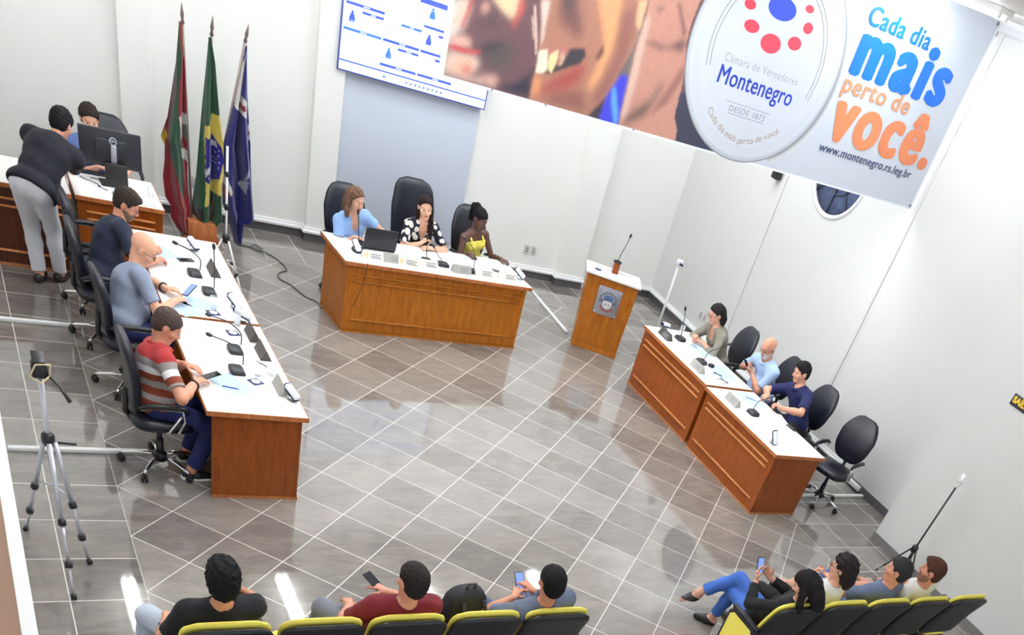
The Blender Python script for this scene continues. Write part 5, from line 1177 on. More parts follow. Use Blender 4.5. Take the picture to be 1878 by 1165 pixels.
def person(label, pel, head, yaw, hy=0, hp=0, hr=0, hands=None, elbows=None, hdirs=None, palms=None, feet=None, knees=None, sex='m', build=1.0, belly=0.0,
           skin_c=(224, 170, 140), hair=None, hair_c=(40, 30, 26), shirt=None, sleeve=0.62, trousers=None, pant=0.93, shoes=SHOE, glasses=None, beard=None,
           neck='crew', curl=0.55, origin=None, tank=False, stripes=None, shirt_m2=None, collar=None, sole=None, toes=None, hem=-0.085, loose=0.0, watch=None, hs=1.0, barefoot=False):
    P = vn(pel); H = vn(head); ya = math.radians(yaw)
    f = np.array([math.cos(ya), math.sin(ya), 0]); l = np.array([-math.sin(ya), math.cos(ya), 0]); up = np.array([0, 0, 1.0])
    fem = sex == 'f'; b = build*(0.9 if fem else 1.0); hs *= 1.02 if fem else 1.06
    # head frame
    a = math.radians(yaw+hy); hf = np.array([math.cos(a), math.sin(a), 0]); hl = np.array([-math.sin(a), math.cos(a), 0])
    p_ = math.radians(hp); hf, hu = hf*math.cos(p_)-up*math.sin(p_), up*math.cos(p_)+hf*math.sin(p_)
    r_ = math.radians(hr); hl, hu = hl*math.cos(r_)+hu*math.sin(r_), hu*math.cos(r_)-hl*math.sin(r_)
    HF = np.array([hl, hf, hu])
    hp_ = lambda x, y, z: H+(hl*x+hf*y+hu*z)*hs
    # spine
    tb = unit(H-P); nd = unit(0.55*tb+0.45*hu+0.1*up)
    NB = H-nd*0.185*hs-hf*0.005; s = unit(NB-P); TL = np.linalg.norm(NB-P); ts = TL/0.50
    fb = unit(f-s*(f @ s)); l2 = unit(np.cross(s, fb)); l2 = l2 if l2 @ l > 0 else -l2
    TF = np.array([l2, fb, s])
    bow = -fb*0.035
    W_ = P+s*TL*0.36+bow*0.8; CH = P+s*TL*0.70+bow
    shw = (0.165 if fem else 0.19)*(0.5+0.5*build)
    SH = {k: NB-s*0.055+l2*shw*sg-bow*0.2 for k, sg in (('L', 1), ('R', -1))}
    hands = hands or {}; elbows = elbows or {}
    UA, FA = (0.27, 0.235) if fem else (0.29, 0.255)
    EL, WR = {}, {}
    for k, sg in (('L', 1), ('R', -1)):
        w = vn(hands.get(k, P+f*0.35+l*0.14*sg+up*0.12)); WR[k] = w
        EL[k] = ik(SH[k], w, UA, FA, vn(elbows.get(k, SH[k]+l*0.25*sg-up*0.4-f*0.1)))
    HJ = {k: P+l*0.088*sg-up*0.015 for k, sg in (('L', 1), ('R', -1))}
    AN, KN = {}, {}
    for k, sg in (('L', 1), ('R', -1)):
        AN[k] = vn(feet[k]) if feet and k in feet else P*np.array([1, 1, 0])+f*0.42+l*0.12*sg+up*0.085
        KN[k] = ik(HJ[k], AN[k], 0.43, 0.42, vn(knees[k]) if knees and k in knees else HJ[k]+f*1.0+up*0.6+l*0.1*sg)
    TO = {k: unit(vn(toes[k]) if toes and k in toes else f+l*0.12*sg) for k, sg in (('L', 1), ('R', -1))}
    # --- field pieces
    def torso(F, d, k=0.045, arms=True):
        F.ell(P, (0.155*b+(0.02 if fem else 0), 0.115*b, 0.105), np.array([l2, fb, s]), k, d)
        F.ell(W_, (0.130*b, 0.098*b, 0.15*ts), TF, k, d)
        if belly: F.ell(P+s*TL*0.28+fb*(0.03+0.04*belly), (0.12+0.05*belly, 0.08+0.06*belly, 0.13), TF, k, d)
        F.ell(CH, (0.155*b, 0.108*b, 0.17*ts), TF, k, d)
        F.cap(SH['L']-l2*0.035-s*0.005, SH['R']+l2*0.035-s*0.005, 0.056*b, None, k, d)
        if fem:
            for sg in (1, -1): F.ell(CH+fb*0.078+l2*0.07*sg-s*0.015, (0.062, 0.055, 0.06), TF, 0.03, d)
        for kk in 'LR': F.cap(NB+s*0.005, SH[kk], 0.042, 0.05*b, 0.04, d)
    def upper(F, k, d, fr=1.0, flare=0.0, cut=False):
        e = SH[k]+(EL[k]-SH[k])*min(1, fr); r1 = 0.050*b; r2 = 0.040*b
        c = None
        if cut and fr < 1: c = (e, unit(EL[k]-SH[k])); e = SH[k]+(EL[k]-SH[k])*min(1, fr+0.1)
        F.cap(SH[k], e, r1, r1+(r2-r1)*fr+flare, 0.035, d, c)
    def fore(F, k, d, fr=1.0, flare=0.0):
        m_ = EL[k]+(WR[k]-EL[k])*0.35
        F.cap(EL[k], m_, 0.039*b, 0.041*b, 0.02, d)
        e = EL[k]+(WR[k]-EL[k])*fr; c = (e, unit(WR[k]-EL[k])) if fr < 1 else None
        F.cap(m_, EL[k]+(WR[k]-EL[k])*min(1, fr+0.08), 0.041*b, 0.027*b+flare, 0.02, d, c)
    def legs(F, d, fr=1.0, kk=0.04):
        for k in 'LR':
            F.cap(HJ[k], KN[k], 0.084*b, 0.058*b, kk, d)
            calf = KN[k]+(AN[k]-KN[k])*0.35
            F.cap(KN[k], calf, 0.056*b, 0.054*b, 0.03, d)
            e = KN[k]+(AN[k]-KN[k])*fr; c = (e, unit(AN[k]-KN[k])) if fr < 1 else None
            F.cap(calf, AN[k] if fr >= 1 else KN[k]+(AN[k]-KN[k])*min(1.0, fr+0.1), 0.054*b, 0.036*b+(0.012 if d > 0 else 0), 0.03, d, c)
    B = Field(); torso(B, 0.0); legs(B, 0.0)
    for k, sg in (('L', 1), ('R', -1)):
        upper(B, k, 0.0); fore(B, k, 0.0)
        h = unit(vn(hdirs[k])) if hdirs and k in hdirs else unit(unit(WR[k]-EL[k])*np.array([1, 1, 0.4]))
        n = vn(palms[k]) if palms and k in palms else np.array([0, 0, -1.0]); n = unit(n-h*(n @ h))
        lat = np.cross(h, n)*(1 if k == 'R' else -1)
        w = WR[k]
        for q, rr in ((0.024, 0.0135), (0.0, 0.015), (-0.022, 0.0135)):
            B.cap(w+h*0.005+lat*q*0.6, w+h*0.082+lat*q, 0.0155, rr, 0.012)
        cu = curl if not isinstance(curl, dict) else curl[k]
        for q, ln, cc in ((0.032, 0.070, 0.85), (0.0115, 0.078, 1.0), (-0.0095, 0.072, 1.1), (-0.030, 0.056, 1.2)):
            p0 = w+h*0.080+lat*q; a1 = cu*0.75*cc; a2 = cu*1.7*cc
            d1 = h*math.cos(a1)+n*math.sin(a1)+lat*q*1.5; d2 = h*math.cos(a2)+n*math.sin(a2)
            p1 = p0+unit(d1)*ln*0.52; p2 = p1+unit(d2)*ln*0.5
            B.cap(p0, p1, 0.0092, 0.0084, 0.005); B.cap(p1, p2, 0.0084, 0.007, 0.004)
        p0 = w+h*0.028+lat*0.022; p1 = p0+unit(h*0.55+lat*0.75+n*0.35)*0.042; p2 = p1+unit(h*0.85+lat*0.25+n*0.45)*0.032
        B.cap(p0, p1, 0.0125, 0.0105, 0.01); B.cap(p1, p2, 0.0105, 0.008, 0.004)
        t_ = TO[k]; A = AN[k]; g = np.array([0, 0, 1.0])
        B.cap(A, A-up*0.03-t_*0.03, 0.036, 0.034, 0.02); B.cap(A-up*0.03, A-up*0.05+t_*0.14, 0.034, 0.024, 0.02)
    # head and face
    B.cap(NB-s*0.02, hp_(0, -0.025, -0.06), 0.056*(0.86 if fem else 1.0), 0.052*(0.86 if fem else 1.0), 0.03)
    B.ell(hp_(0, -0.012, 0.028), np.array([0.076, 0.096, 0.086])*hs, HF, 0.03)
    B.ell(hp_(0, 0.022, -0.042), np.array([0.058, 0.070, 0.078])*hs, HF, 0.03)
    B.cap(hp_(-0.018, 0.066, -0.098), hp_(0.018, 0.066, -0.098), 0.019*hs, None, 0.03)
    B.cap(hp_(-0.03, 0.074, 0.022), hp_(0.03, 0.074, 0.022), 0.013*hs, None, 0.018)
    B.cap(hp_(0, 0.088, 0.008), hp_(0, 0.106, -0.030), 0.008*hs, 0.013*hs, 0.014); B.cap(hp_(-0.014, 0.094, -0.034), hp_(0.014, 0.094, -0.034), 0.009*hs, None, 0.008)
    for sg in (1, -1):
        B.ell(hp_(0.043*sg, 0.058, -0.03), np.array([0.024, 0.022, 0.022])*hs, HF, 0.02)
        B.ell(hp_(0.077*sg, -0.012, -0.012), np.array([0.010, 0.019, 0.032])*hs, HF, 0.008)
    B.ell(hp_(0, 0.088, -0.060), np.array([0.023, 0.010, 0.006])*hs, HF, 0.006); B.ell(hp_(0, 0.086, -0.071), np.array([0.020, 0.010, 0.007])*hs, HF, 0.006)
    for sg in (1, -1): B.ell(hp_(0.031*sg, 0.092, 0.0), np.array([0.017, 0.013, 0.010])*hs, HF, op='sub')
    V, Q = B.mesh()
    org = origin if origin is not None else (P[0], P[1], 0.0)
    cen = V[Q].mean(1); loc = (cen-H) @ HF.T/hs
    lips = (np.abs(loc[:, 0]) < 0.024) & (loc[:, 1] > 0.082) & (loc[:, 2] < -0.054) & (loc[:, 2] > -0.078)
    sm, lm_ = skin(skin_c)
    root = net_obj('person', (V, Q), [sm, lm_], None, org, lips.astype(int)); root.location = org
    tag(root, label, 'person')
    def child(name, F, m, hgrid=HG, midx=None, mats=None):
        VQ = F.mesh(hgrid)
        if len(VQ[1]) == 0: return None
        mi = midx(VQ[0][VQ[1]].mean(1)) if midx else None
        return net_obj(name, VQ, mats or m, root, org, mi)
    eb = MB()
    for sg in (1, -1):
        c = hp_(0.031*sg, 0.0725, 0.0); eb.ell(Vector(c), [0.0115*hs]*3, None, 0, 12, 8)
        eb.ell(Vector(c+hf*0.0085*hs-hu*0.002), [0.0068*hs, 0.0068*hs, 0.0068*hs], None, 1, 10, 6)
    e = eb.build('eyes', [EYEW, IRIS], root); e.data.transform(Matrix.Translation(-Vector(org)))
    hm = mat('hair %d %d %d' % hair_c, srgb(*[int(q*0.72) for q in hair_c]), 0.75, spec=0.25, noise=0.35, nscale=60, bump=0.6, bscale=140)
    br = Field()
    for sg in (1, -1): br.cap(hp_(0.014*sg, 0.087, 0.020), hp_(0.046*sg, 0.074, 0.022), 0.0052, 0.004, 0.004)
    child('eyebrows', br, hm, 0.004)
    # hair
    if hair:
        F = Field(); ht = hair.get('t', 0.013)
        F.ell(hp_(0, -0.012, 0.028), np.array([0.076, 0.096, 0.086])*hs, HF, 0.03, ht)
        F.ell(hp_(0, -0.045, -0.03), np.array([0.062, 0.050, 0.06])*hs, HF, 0.03, ht*0.7)
        for (c, r) in hair.get('blobs', ()): F.ell(hp_(*c), np.array(r)*hs, HF, 0.03)
        F.noise(hair.get('amp', 0.003), hair.get('freq', 150))
        sl = hair.get('line', 0.035)
        n_ = hf*0.80-hu*0.60; F.plane(H+n_*(sl*hs), n_)
        for sg in (1, -1):
            F.ell(hp_(0.083*sg, 0.066, 0.028), np.array([0.030, 0.032, 0.040])*hs, HF, op='sub'); F.ell(hp_(0.09*sg, 0.016, -0.020), np.array([0.024, 0.044, 0.044])*hs, HF, op='sub')
        if 'low' in hair: F.plane(hp_(0, -0.05, hair['low']), -hu)
        FL = F
        if hair.get('long'):
            FL = Field(); FL.ops = list(F.ops)
            for (pts, r0, r1) in hair['long']:
                q = [hp_(*p) if len(p) == 3 else p for p in pts]
                for i in range(len(q)-1):
                    t0, t1 = i/(len(q)-1), (i+1)/(len(q)-1); FL.cap(q[i], q[i+1], r0+(r1-r0)*t0, r0+(r1-r0)*t1, 0.02)
            FL.noise(0.002, 160)
        child('hair', FL, hm, 0.0065)
    if beard:
        F = Field(); F.ell(hp_(0, 0.022, -0.046), np.array([0.058, 0.072, 0.078])*hs, HF, 0.03, 0.006); F.cap(hp_(-0.018, 0.066, -0.098), hp_(0.018, 0.066, -0.098), 0.024*hs, None, 0.03)
        F.plane(hp_(0, 0, -0.045), hu*0.9-hf*0.2); F.ell(hp_(0, 0.094, -0.063), np.array([0.024, 0.016, 0.012])*hs, HF, op='sub'); F.noise(0.0015, 200)
        child('beard', F, mat('beard %d %d %d' % beard, srgb(*beard), 0.7, noise=0.3, nscale=80), 0.0065)
    if glasses:
        g = MB()
        for sg in (1, -1):
            c = hp_(0.032*sg, 0.098, -0.002)
            g.tube([Vector(c+(hl*0.024*math.cos(2*PI*k/16)+hu*0.017*math.sin(2*PI*k/16))*hs) for k in range(16)], 0.0022, 6, closed=True)
            g.tube([Vector(hp_(0.056*sg, 0.096, 0.002)), Vector(hp_(0.082*sg, 0.05, 0.004)), Vector(hp_(0.083*sg, -0.02, 0.0))], 0.0022, 6)
        g.tube([Vector(hp_(-0.009, 0.1, 0.0)), Vector(hp_(0.009, 0.1, 0.0))], 0.002, 6)
        o = g.build('glasses', mat('frame %d %d %d' % glasses, srgb(*glasses), 0.3), root); o.data.transform(Matrix.Translation(-Vector(org)))
    # clothing
    if shirt is not None:
        F = Field(); torso(F, 0.014+loose, 0.05); F.ell(P+s*0.01, (0.155*b+(0.02 if fem else 0), 0.115*b, 0.10), np.array([l2, fb, s]), 0.04, 0.028+loose)
        for k in 'LR':
            if tank: continue
            if sleeve <= 1.0: upper(F, k, 0.013, sleeve, 0.006, True)
            else: upper(F, k, 0.013); fore(F, k, 0.012, sleeve-1.0, 0.004)
        if neck == 'v':
            F.ell(NB+fb*0.06-s*0.05, (0.055, 0.07, 0.12), TF, op='sub'); F.ell(NB+s*0.05, (0.075, 0.08, 0.06), TF, op='sub')
        elif neck == 'tank':
            F.plane(NB-s*0.082, s)
        else:
            F.ell(NB+s*0.045+fb*0.015, (0.07, 0.078, 0.055), TF, op='sub')
        if tank == 'crop':
            F.plane(P+s*TL*0.30, -s)
        else: F.plane(P+s*hem, -s)
        if tank:
            for k, sg in (('L', 1), ('R', -1)): F.ell(SH[k]+l2*0.06*sg-s*0.02, (0.06, 0.11, 0.10), TF, op='sub')
        F.noise(0.0026, 34)
        mi = None
        if stripes:
            edges = [e_[0] for e_ in stripes]
            def mi(c):
                u = (c-P) @ s/TL
                for k in 'LR':       # sleeves carry the same bands down the arm
                    ax_ = unit(EL[k]-SH[k]); t = (c-SH[k]) @ ax_; dist = np.linalg.norm(c-SH[k]-np.outer(np.clip(t, 0, 0.3), ax_), axis=1)
                    m_ = (dist < 0.075) & (t > 0.02) & (np.abs((c-NB) @ l2) > shw-0.02)
                    u = np.where(m_, 0.89-t/TL*0.95, u)
                return np.searchsorted(np.array(edges), u)
            child('shirt', F, None, HG, mi, [e_[1] for e_ in stripes]+[stripes[-1][2]])
        else: child('shirt', F, shirt)
        if tank == 'crop' or neck == 'tank':
            st = MB()
            for sg in (1, -1):
                pts = [CH+l2*0.082*sg+fb*0.128+s*0.045*0, NB-s*0.06+l2*0.088*sg+fb*0.088, NB-s*0.012+l2*0.092*sg+fb*0.02, NB-s*0.05+l2*0.09*sg-fb*0.07, NB-s*0.12+l2*0.088*sg-fb*0.105]
                st.tube([Vector(p) for p in pts], 0.0125, 8)
            o = st.build('straps', shirt, root); o.data.transform(Matrix.Translation(-Vector(org)))
        if collar is not None:
            F = Field(); c0 = NB+s*0.012
            for k in range(14):
                a0_ = 2*PI*k/14; a1_ = 2*PI*(k+1)/14
                if collar[1] and (abs(a0_-PI/2) < 0.2): continue
                q = lambda a_: c0+(l2*0.071*math.cos(a_)+fb*(0.076*math.sin(a_)+0.01))-s*0.012*math.sin(a_)
                F.cap(q(a0_), q(a1_), 0.017, None, 0.012)
            child('collar', F, collar[0])
    if trousers is not None:
        F = Field(); F.ell(P, (0.155*b+(0.02 if fem else 0), 0.115*b, 0.105), np.array([l2, fb, s]), 0.045, 0.009)
        F.ell(P+s*0.06, (0.14*b, 0.108*b, 0.06), TF, 0.04, 0.006); F.plane(P+s*(hem+0.05), s); legs(F, 0.011, pant); F.noise(0.0022, 30)
        child('trousers', F, trousers)
    for k in 'LR':
        if shoes is None: continue
        t_ = TO[k]; A = AN[k]; sd = np.cross(up, t_); pt = 0.0
        F = Field(); F.cap(A-up*0.035-t_*0.045, A-up*0.045+t_*0.04, 0.043, 0.045, 0.03); F.cap(A-up*0.047+t_*0.04, A-up*0.056+t_*0.15, 0.044, 0.030, 0.03)
        F.plane(A-up*0.083, -up)
        if not barefoot: F.plane(A+up*0.012, up)
        else: F.plane(A-up*0.03+t_*0.02, up*0.9-t_*0.45)
        sh_ = child('shoe', F, shoes)
        if sole is not None and sh_:
            F = Field(); F.cap(A-up*0.07-t_*0.045, A-up*0.07+t_*0.04, 0.048, 0.049, 0.02); F.cap(A-up*0.07+t_*0.04, A-up*0.07+t_*0.15, 0.049, 0.037, 0.02); F.plane(A-up*0.062, up); F.plane(A-up*0.086, -up)
            so = child('sole', F, sole); so.parent = sh_
    if watch:
        k = watch; d = unit(WR[k]-EL[k]); c = WR[k]-d*0.03; u1 = unit(np.cross(d, up)); u2 = np.cross(d, u1)
        w = MB().tube([Vector(c+(u1*math.cos(2*PI*i/16)+u2*math.sin(2*PI*i/16))*0.033*b) for i in range(16)], 0.009, 8, closed=True)
        o = w.build('wristwatch', BLACK_PL, root); o.data.transform(Matrix.Translation(-Vector(org)))
    return root

# ------------------------------------------------------------------ the people
JEAN_D = cloth('dark blue jeans', (26, 36, 92), 0.25, 14); JEAN_B = cloth('bright blue jeans', (62, 106, 190), 0.2, 14); DARKP = cloth('dark trousers', (26, 28, 42)); GREYJ = cloth('grey jeans', (120, 124, 136), 0.2, 16)
SHORT = lambda t=0.012, **k: dict(t=t, **k)
R_, G_, W__, BR = cloth('polo red', (168, 44, 48)), cloth('polo grey', (150, 142, 140)), cloth('polo white', (232, 232, 236)), cloth('polo brown', (132, 58, 34))
person('man in red, white, grey and brown striped polo seated at the left desk', (0.36, 0.33, 0.59), (0.48, 0.41, 1.175), 4, -12, 34, 0,
       hands={'R': (0.64, 0.20, 0.83), 'L': (0.62, 0.50, 0.83)}, elbows={'R': (0.40, -0.25, 0.7), 'L': (0.35, 0.9, 0.7)}, hdirs={'R': (0.75, 0.6, 0.1), 'L': (0.8, -0.5, 0.05)},
       feet={'R': (0.60, 0.16, 0.085), 'L': (0.62, 0.46, 0.085)}, build=1.08, belly=0.7, skin_c=(214, 150, 122), hair=SHORT(0.006, amp=0.001, line=0.024), hair_c=(104, 84, 76), shirt=R_,
       stripes=[(0.10, BR), (0.20, G_), (0.34, BR), (0.46, G_), (0.58, BR), (0.70, W__), (0.84, G_, R_)], sleeve=0.72, trousers=JEAN_D, sole=SOLE, watch='R', collar=(R_, False))
person('bald man in grey t-shirt at the left desk, looking at a phone', (0.33, 1.72, 0.59), (0.545, 1.92, 1.165), 8, -20, 30, 0,
       hands={'R': (0.75, 1.74, 0.825), 'L': (0.72, 2.0, 0.825)}, elbows={'R': (0.4, 1.3, 0.7), 'L': (0.4, 2.5, 0.75)}, hdirs={'R': (0.8, 0.45, 0.15), 'L': (0.9, -0.3, 0.15)},
       build=1.08, belly=0.6, skin_c=(226, 170, 140), shirt=cloth('tee grey', (136, 146, 168), 0.12, 30), sleeve=0.72, trousers=JEAN_D, watch='L', glasses=(60, 56, 60), hair_c=(120, 90, 76))
person('bearded man in dark navy polo and glasses at the far end of the left desks', (0.27, 2.66, 0.59), (0.55, 2.86, 1.20), 6, -22, 28, 0,
       hands={'R': (0.74, 2.62, 0.825), 'L': (0.76, 3.0, 0.825)}, elbows={'R': (0.45, 2.2, 0.75), 'L': (0.4, 3.4, 0.75)}, hdirs={'R': (0.8, 0.5, 0.1)}, curl=0.9,
       build=1.1, belly=0.5, skin_c=(214, 148, 122), hair=SHORT(0.008, amp=0.003, line=0.026, blobs=[((0, 0.02, 0.075), (0.06, 0.085, 0.046))]), hair_c=(72, 58, 48), beard=(120, 96, 84), glasses=(40, 36, 40), shirt=cloth('polo dark navy', (28, 36, 60), 0.15, 20), sleeve=0.75, trousers=DARKP, collar=(cloth('polo collar', (24, 28, 40)), False))
person('standing man in black t-shirt and white trousers leaning over the rear desk', (-0.15, 3.77, 0.89), (0.19, 4.24, 1.365), 62, -10, 35, 0,
       hands={'R': (0.24, 4.50, 1.00), 'L': (0.10, 4.62, 0.83)}, elbows={'R': (0.26, 4.3, 0.4), 'L': (-0.1, 4.7, 0.4)}, hdirs={'R': (0.1, 0.3, 0.9), 'L': (0.6, 0.8, 0)}, palms={'R': (-0.8, 0.3, 0)},
       feet={'R': (0.02, 3.93, 0.085), 'L': (-0.17, 3.86, 0.085)}, knees={'R': (0.2, 4.8, 0.6), 'L': (-0.1, 4.8, 0.6)}, hem=-0.03, loose=0.012, belly=0.5, build=1.16, skin_c=(220, 158, 132),
       hair=SHORT(0.016, amp=0.003, line=0.024), hair_c=(22, 22, 28), shirt=cloth('tee black', (12, 14, 28), 0.15, 20), sleeve=0.75, trousers=cloth('white trousers', (206, 208, 216), 0.06, 14), pant=0.97)
person('man with brown hair half hidden behind the black computer monitor', (0.66, 5.42, 0.60), (0.53, 5.17, 1.215), -95, 8, 16, 0,
       hands={'R': (0.56, 4.97, 0.825), 'L': (0.86, 5.03, 0.825)}, elbows={'R': (0.3, 5.3, 0.8), 'L': (1.1, 5.3, 0.8)}, skin_c=(226, 168, 140), hair=SHORT(0.018, amp=0.004, line=0.022), hair_c=(52, 40, 34), shirt=cloth('shirt blue check', (100, 122, 178), 0.4, 40), sleeve=0.8, trousers=DARKP, collar=(cloth('shirt collar blue', (110, 130, 180)), True))
LONGB = [([(0.06, -0.03, 0.03), (0.085, -0.02, -0.05), (0.095, 0.0, -0.13), (0.09, 0.02, -0.17)], 0.035, 0.022), ([(-0.06, -0.03, 0.03), (-0.085, -0.02, -0.05), (-0.10, 0.0, -0.13), (-0.10, 0.02, -0.17)], 0.035, 0.025), ([(0, -0.08, 0.0), (0, -0.09, -0.10), (0, -0.09, -0.17)], 0.06, 0.05)]
person('woman in light blue blouse speaking into the microphone beside the laptop', (3.21, 4.54, 0.60), (3.15, 4.30, 1.22), -78, 22, 14, 0,
       hands={'R': (3.17, 4.24, 0.835), 'L': (3.40, 4.24, 0.845)}, elbows={'R': (2.75, 4.4, 0.75), 'L': (3.8, 4.5, 0.8)}, hdirs={'R': (0.9, -0.2, 0), 'L': (-0.2, -0.9, 0)}, sex='f', build=1.12, belly=0.3, skin_c=(228, 176, 152),
       hair=dict(t=0.010, amp=0.003, freq=90, line=0.014, long=LONGB), hair_c=(150, 112, 90), shirt=cloth('blouse light blue', (150, 188, 240), 0.08, 12), sleeve=0.55, trousers=DARKP, neck='v')
def floral():
    m = cloth('patterned blouse', (24, 26, 44)); nt = m.node_tree; b_ = nt.nodes['Principled BSDF']
    tc = nt.nodes.new('ShaderNodeTexCoord'); v = nt.nodes.new('ShaderNodeTexVoronoi'); v.inputs['Scale'].default_value = 15; nt.links.new(tc.outputs['Object'], v.inputs['Vector'])
    cr = nt.nodes.new('ShaderNodeValToRGB'); cr.color_ramp.interpolation = 'CONSTANT'
    e = cr.color_ramp.elements; e[0].position = 0; e[0].color = (*srgb(236, 232, 224), 1); e[1].position = 0.50; e[1].color = (*srgb(24, 26, 44), 1)
    nt.links.new(v.outputs['Distance'], cr.inputs['Fac']); nt.links.new(cr.outputs['Color'], b_.inputs['Base Color']); return m
LONGM = [([(0.05, -0.05, 0.05), (0.075, -0.03, -0.06), (0.085, 0.02, -0.16), (0.075, 0.06, -0.25), (0.06, 0.075, -0.33)], 0.032, 0.024), ([(-0.05, -0.05, 0.05), (-0.072, -0.03, -0.06), (-0.08, -0.01, -0.14)], 0.03, 0.022), ([(0, -0.08, 0.0), (0, -0.09, -0.10), (0, -0.08, -0.2)], 0.055, 0.05)]
person('woman with long dark hair in black and white patterned blouse, middle of the head table', (4.12, 4.74, 0.60), (4.08, 4.51, 1.23), -90, -6, 8, 6,
       hands={'R': (4.06, 4.43, 0.84), 'L': (4.18, 4.35, 0.835)}, elbows={'R': (3.7, 4.55, 0.75), 'L': (4.6, 4.5, 0.75)}, hdirs={'R': (0.5, 0.1, 0.4), 'L': (-0.9, -0.2, 0.05)}, sex='f', skin_c=(232, 178, 150),
       hair=dict(t=0.010, amp=0.002, line=0.014, long=LONGM), hair_c=(46, 30, 26), shirt=floral(), sleeve=0.8, trousers=DARKP, neck='v')
PONY = [([(0.0, -0.10, 0.06), (0.0, -0.15, 0.03), (0.03, -0.15, -0.05), (0.04, -0.13, -0.13)], 0.045, 0.03), ([(0, -0.09, 0.06), (0, -0.115, 0.075)], 0.045, 0.04)]
person('woman with dark hair tied back in a yellow sleeveless top at the head table', (4.95, 4.82, 0.60), (4.895, 4.66, 1.19), -78, 16, 26, 0,
       hands={'R': (4.72, 4.44, 0.83), 'L': (5.20, 4.46, 0.83)}, elbows={'R': (4.62, 5.1, 0.5), 'L': (5.25, 5.0, 0.4)}, hdirs={'R': (0.3, -0.6, 0), 'L': (0.5, -0.7, 0)}, sex='f', skin_c=(96, 64, 54),
       hair=dict(t=0.009, amp=0.001, line=0.02, long=PONY), hair_c=(22, 20, 24), shirt=cloth('top yellow', (246, 232, 104), 0.05, 20), tank=True, neck='tank', trousers=cloth('white skirt', (226, 226, 228)), shoes=SHOE)
BOB = [([(0.0, -0.09, 0.0), (0.0, -0.10, -0.09), (0.0, -0.09, -0.14)], 0.055, 0.04), ([(0.055, -0.06, 0.0), (0.065, -0.05, -0.10)], 0.035, 0.025), ([(-0.055, -0.06, 0.0), (-0.065, -0.05, -0.10)], 0.035, 0.025)]
person('woman in grey-green top with bare shoulder and glasses at the far right desk', (7.84, 2.66, 0.60), (7.56, 2.71, 1.195), 176, -4, 24, 0,
       hands={'R': (7.46, 2.80, 0.835), 'L': (7.47, 2.64, 0.83)}, elbows={'R': (7.7, 3.2, 0.75), 'L': (7.6, 2.1, 0.7)}, hdirs={'R': (-0.7, -0.4, 0.3), 'L': (-0.7, 0.6, 0.15)}, sex='f', build=1.08, belly=0.3, skin_c=(222, 166, 140),
       hair=dict(t=0.013, amp=0.003, line=0.018, long=BOB), hair_c=(40, 32, 34), glasses=(60, 40, 36), shirt=cloth('top grey green', (132, 128, 116), 0.1, 24), sleeve=1.55, trousers=DARKP, neck='v')
person('bald man in light blue shirt looking at a phone at the right desks', (8.05, 1.82, 0.60), (7.85, 1.82, 1.195), 180, 8, 26, 0,
       hands={'R': (7.83, 2.02, 0.84), 'L': (7.80, 1.86, 0.82)}, elbows={'R': (8.1, 2.4, 0.8), 'L': (7.9, 1.3, 0.75)}, hdirs={'R': (-0.6, -0.5, 0.4), 'L': (-0.4, 0.7, 0.35)}, palms={'R': (0.3, -0.8, 0.2), 'L': (0.3, 0.6, 0.6)}, build=1.1, belly=0.8, skin_c=(212, 150, 124),
       glasses=(70, 40, 40), beard=(206, 196, 190), shirt=cloth('shirt light blue', (172, 200, 240), 0.15, 40), sleeve=0.8, trousers=cloth('light jeans', (120, 150, 200)), collar=(cloth('shirt collar light', (176, 204, 242)), True), hair_c=(120, 90, 76))
person('man with short dark hair in navy polo at the near right desk', (8.09, 1.03, 0.60), (7.92, 1.15, 1.205), 178, -14, 14, 0,
       hands={'R': (7.60, 1.22, 0.835), 'L': (7.58, 0.88, 0.84)}, elbows={'R': (7.9, 1.7, 0.8), 'L': (7.8, 0.4, 0.75)}, hdirs={'R': (-0.8, -0.4, 0.1), 'L': (-0.7, 0.5, 0.25)}, curl={'R': 0.6, 'L': 1.1}, build=1.06, skin_c=(222, 164, 138),
       hair=dict(t=0.005, amp=0.002, line=0.028, blobs=[((0, 0.012, 0.08), (0.058, 0.088, 0.046))]), hair_c=(38, 32, 34), shirt=cloth('polo navy', (20, 28, 82), 0.1, 24), sleeve=0.8, trousers=DARKP, collar=(cloth('polo navy collar', (26, 32, 78)), True))
# audience, left row (they face +y)
person('man with black hair in black t-shirt seated in the front left of the audience', (0.22, -2.66, 0.54), (0.215, -2.85, 1.15), 93, -6, 6, 0,
       hands={'R': (0.335, -2.66, 0.95), 'L': (-0.04, -2.50, 0.60)}, elbows={'R': (0.6, -2.8, 0.7), 'L': (-0.25, -3.1, 0.6)}, hdirs={'R': (-0.2, -0.2, 0.9), 'L': (0.3, 0.9, -0.1)}, palms={'R': (-0.9, -0.2, 0)},
       feet={'L': (-0.12, -2.22, 0.085), 'R': (0.42, -2.2, 0.085)}, knees={'L': (-0.5, -1.9, 1.0), 'R': (0.6, -1.9, 0.9)}, skin_c=(214, 152, 124), build=1.02, hair=dict(t=0.017, amp=0.005, freq=120, line=0.03, blobs=[((0, 0.02, 0.08), (0.07, 0.085, 0.05))]), hair_c=(20, 20, 24), shirt=cloth('tee black b', (18, 20, 30), 0.12, 20), sleeve=0.7, trousers=cloth('pale jeans', (196, 206, 222)))
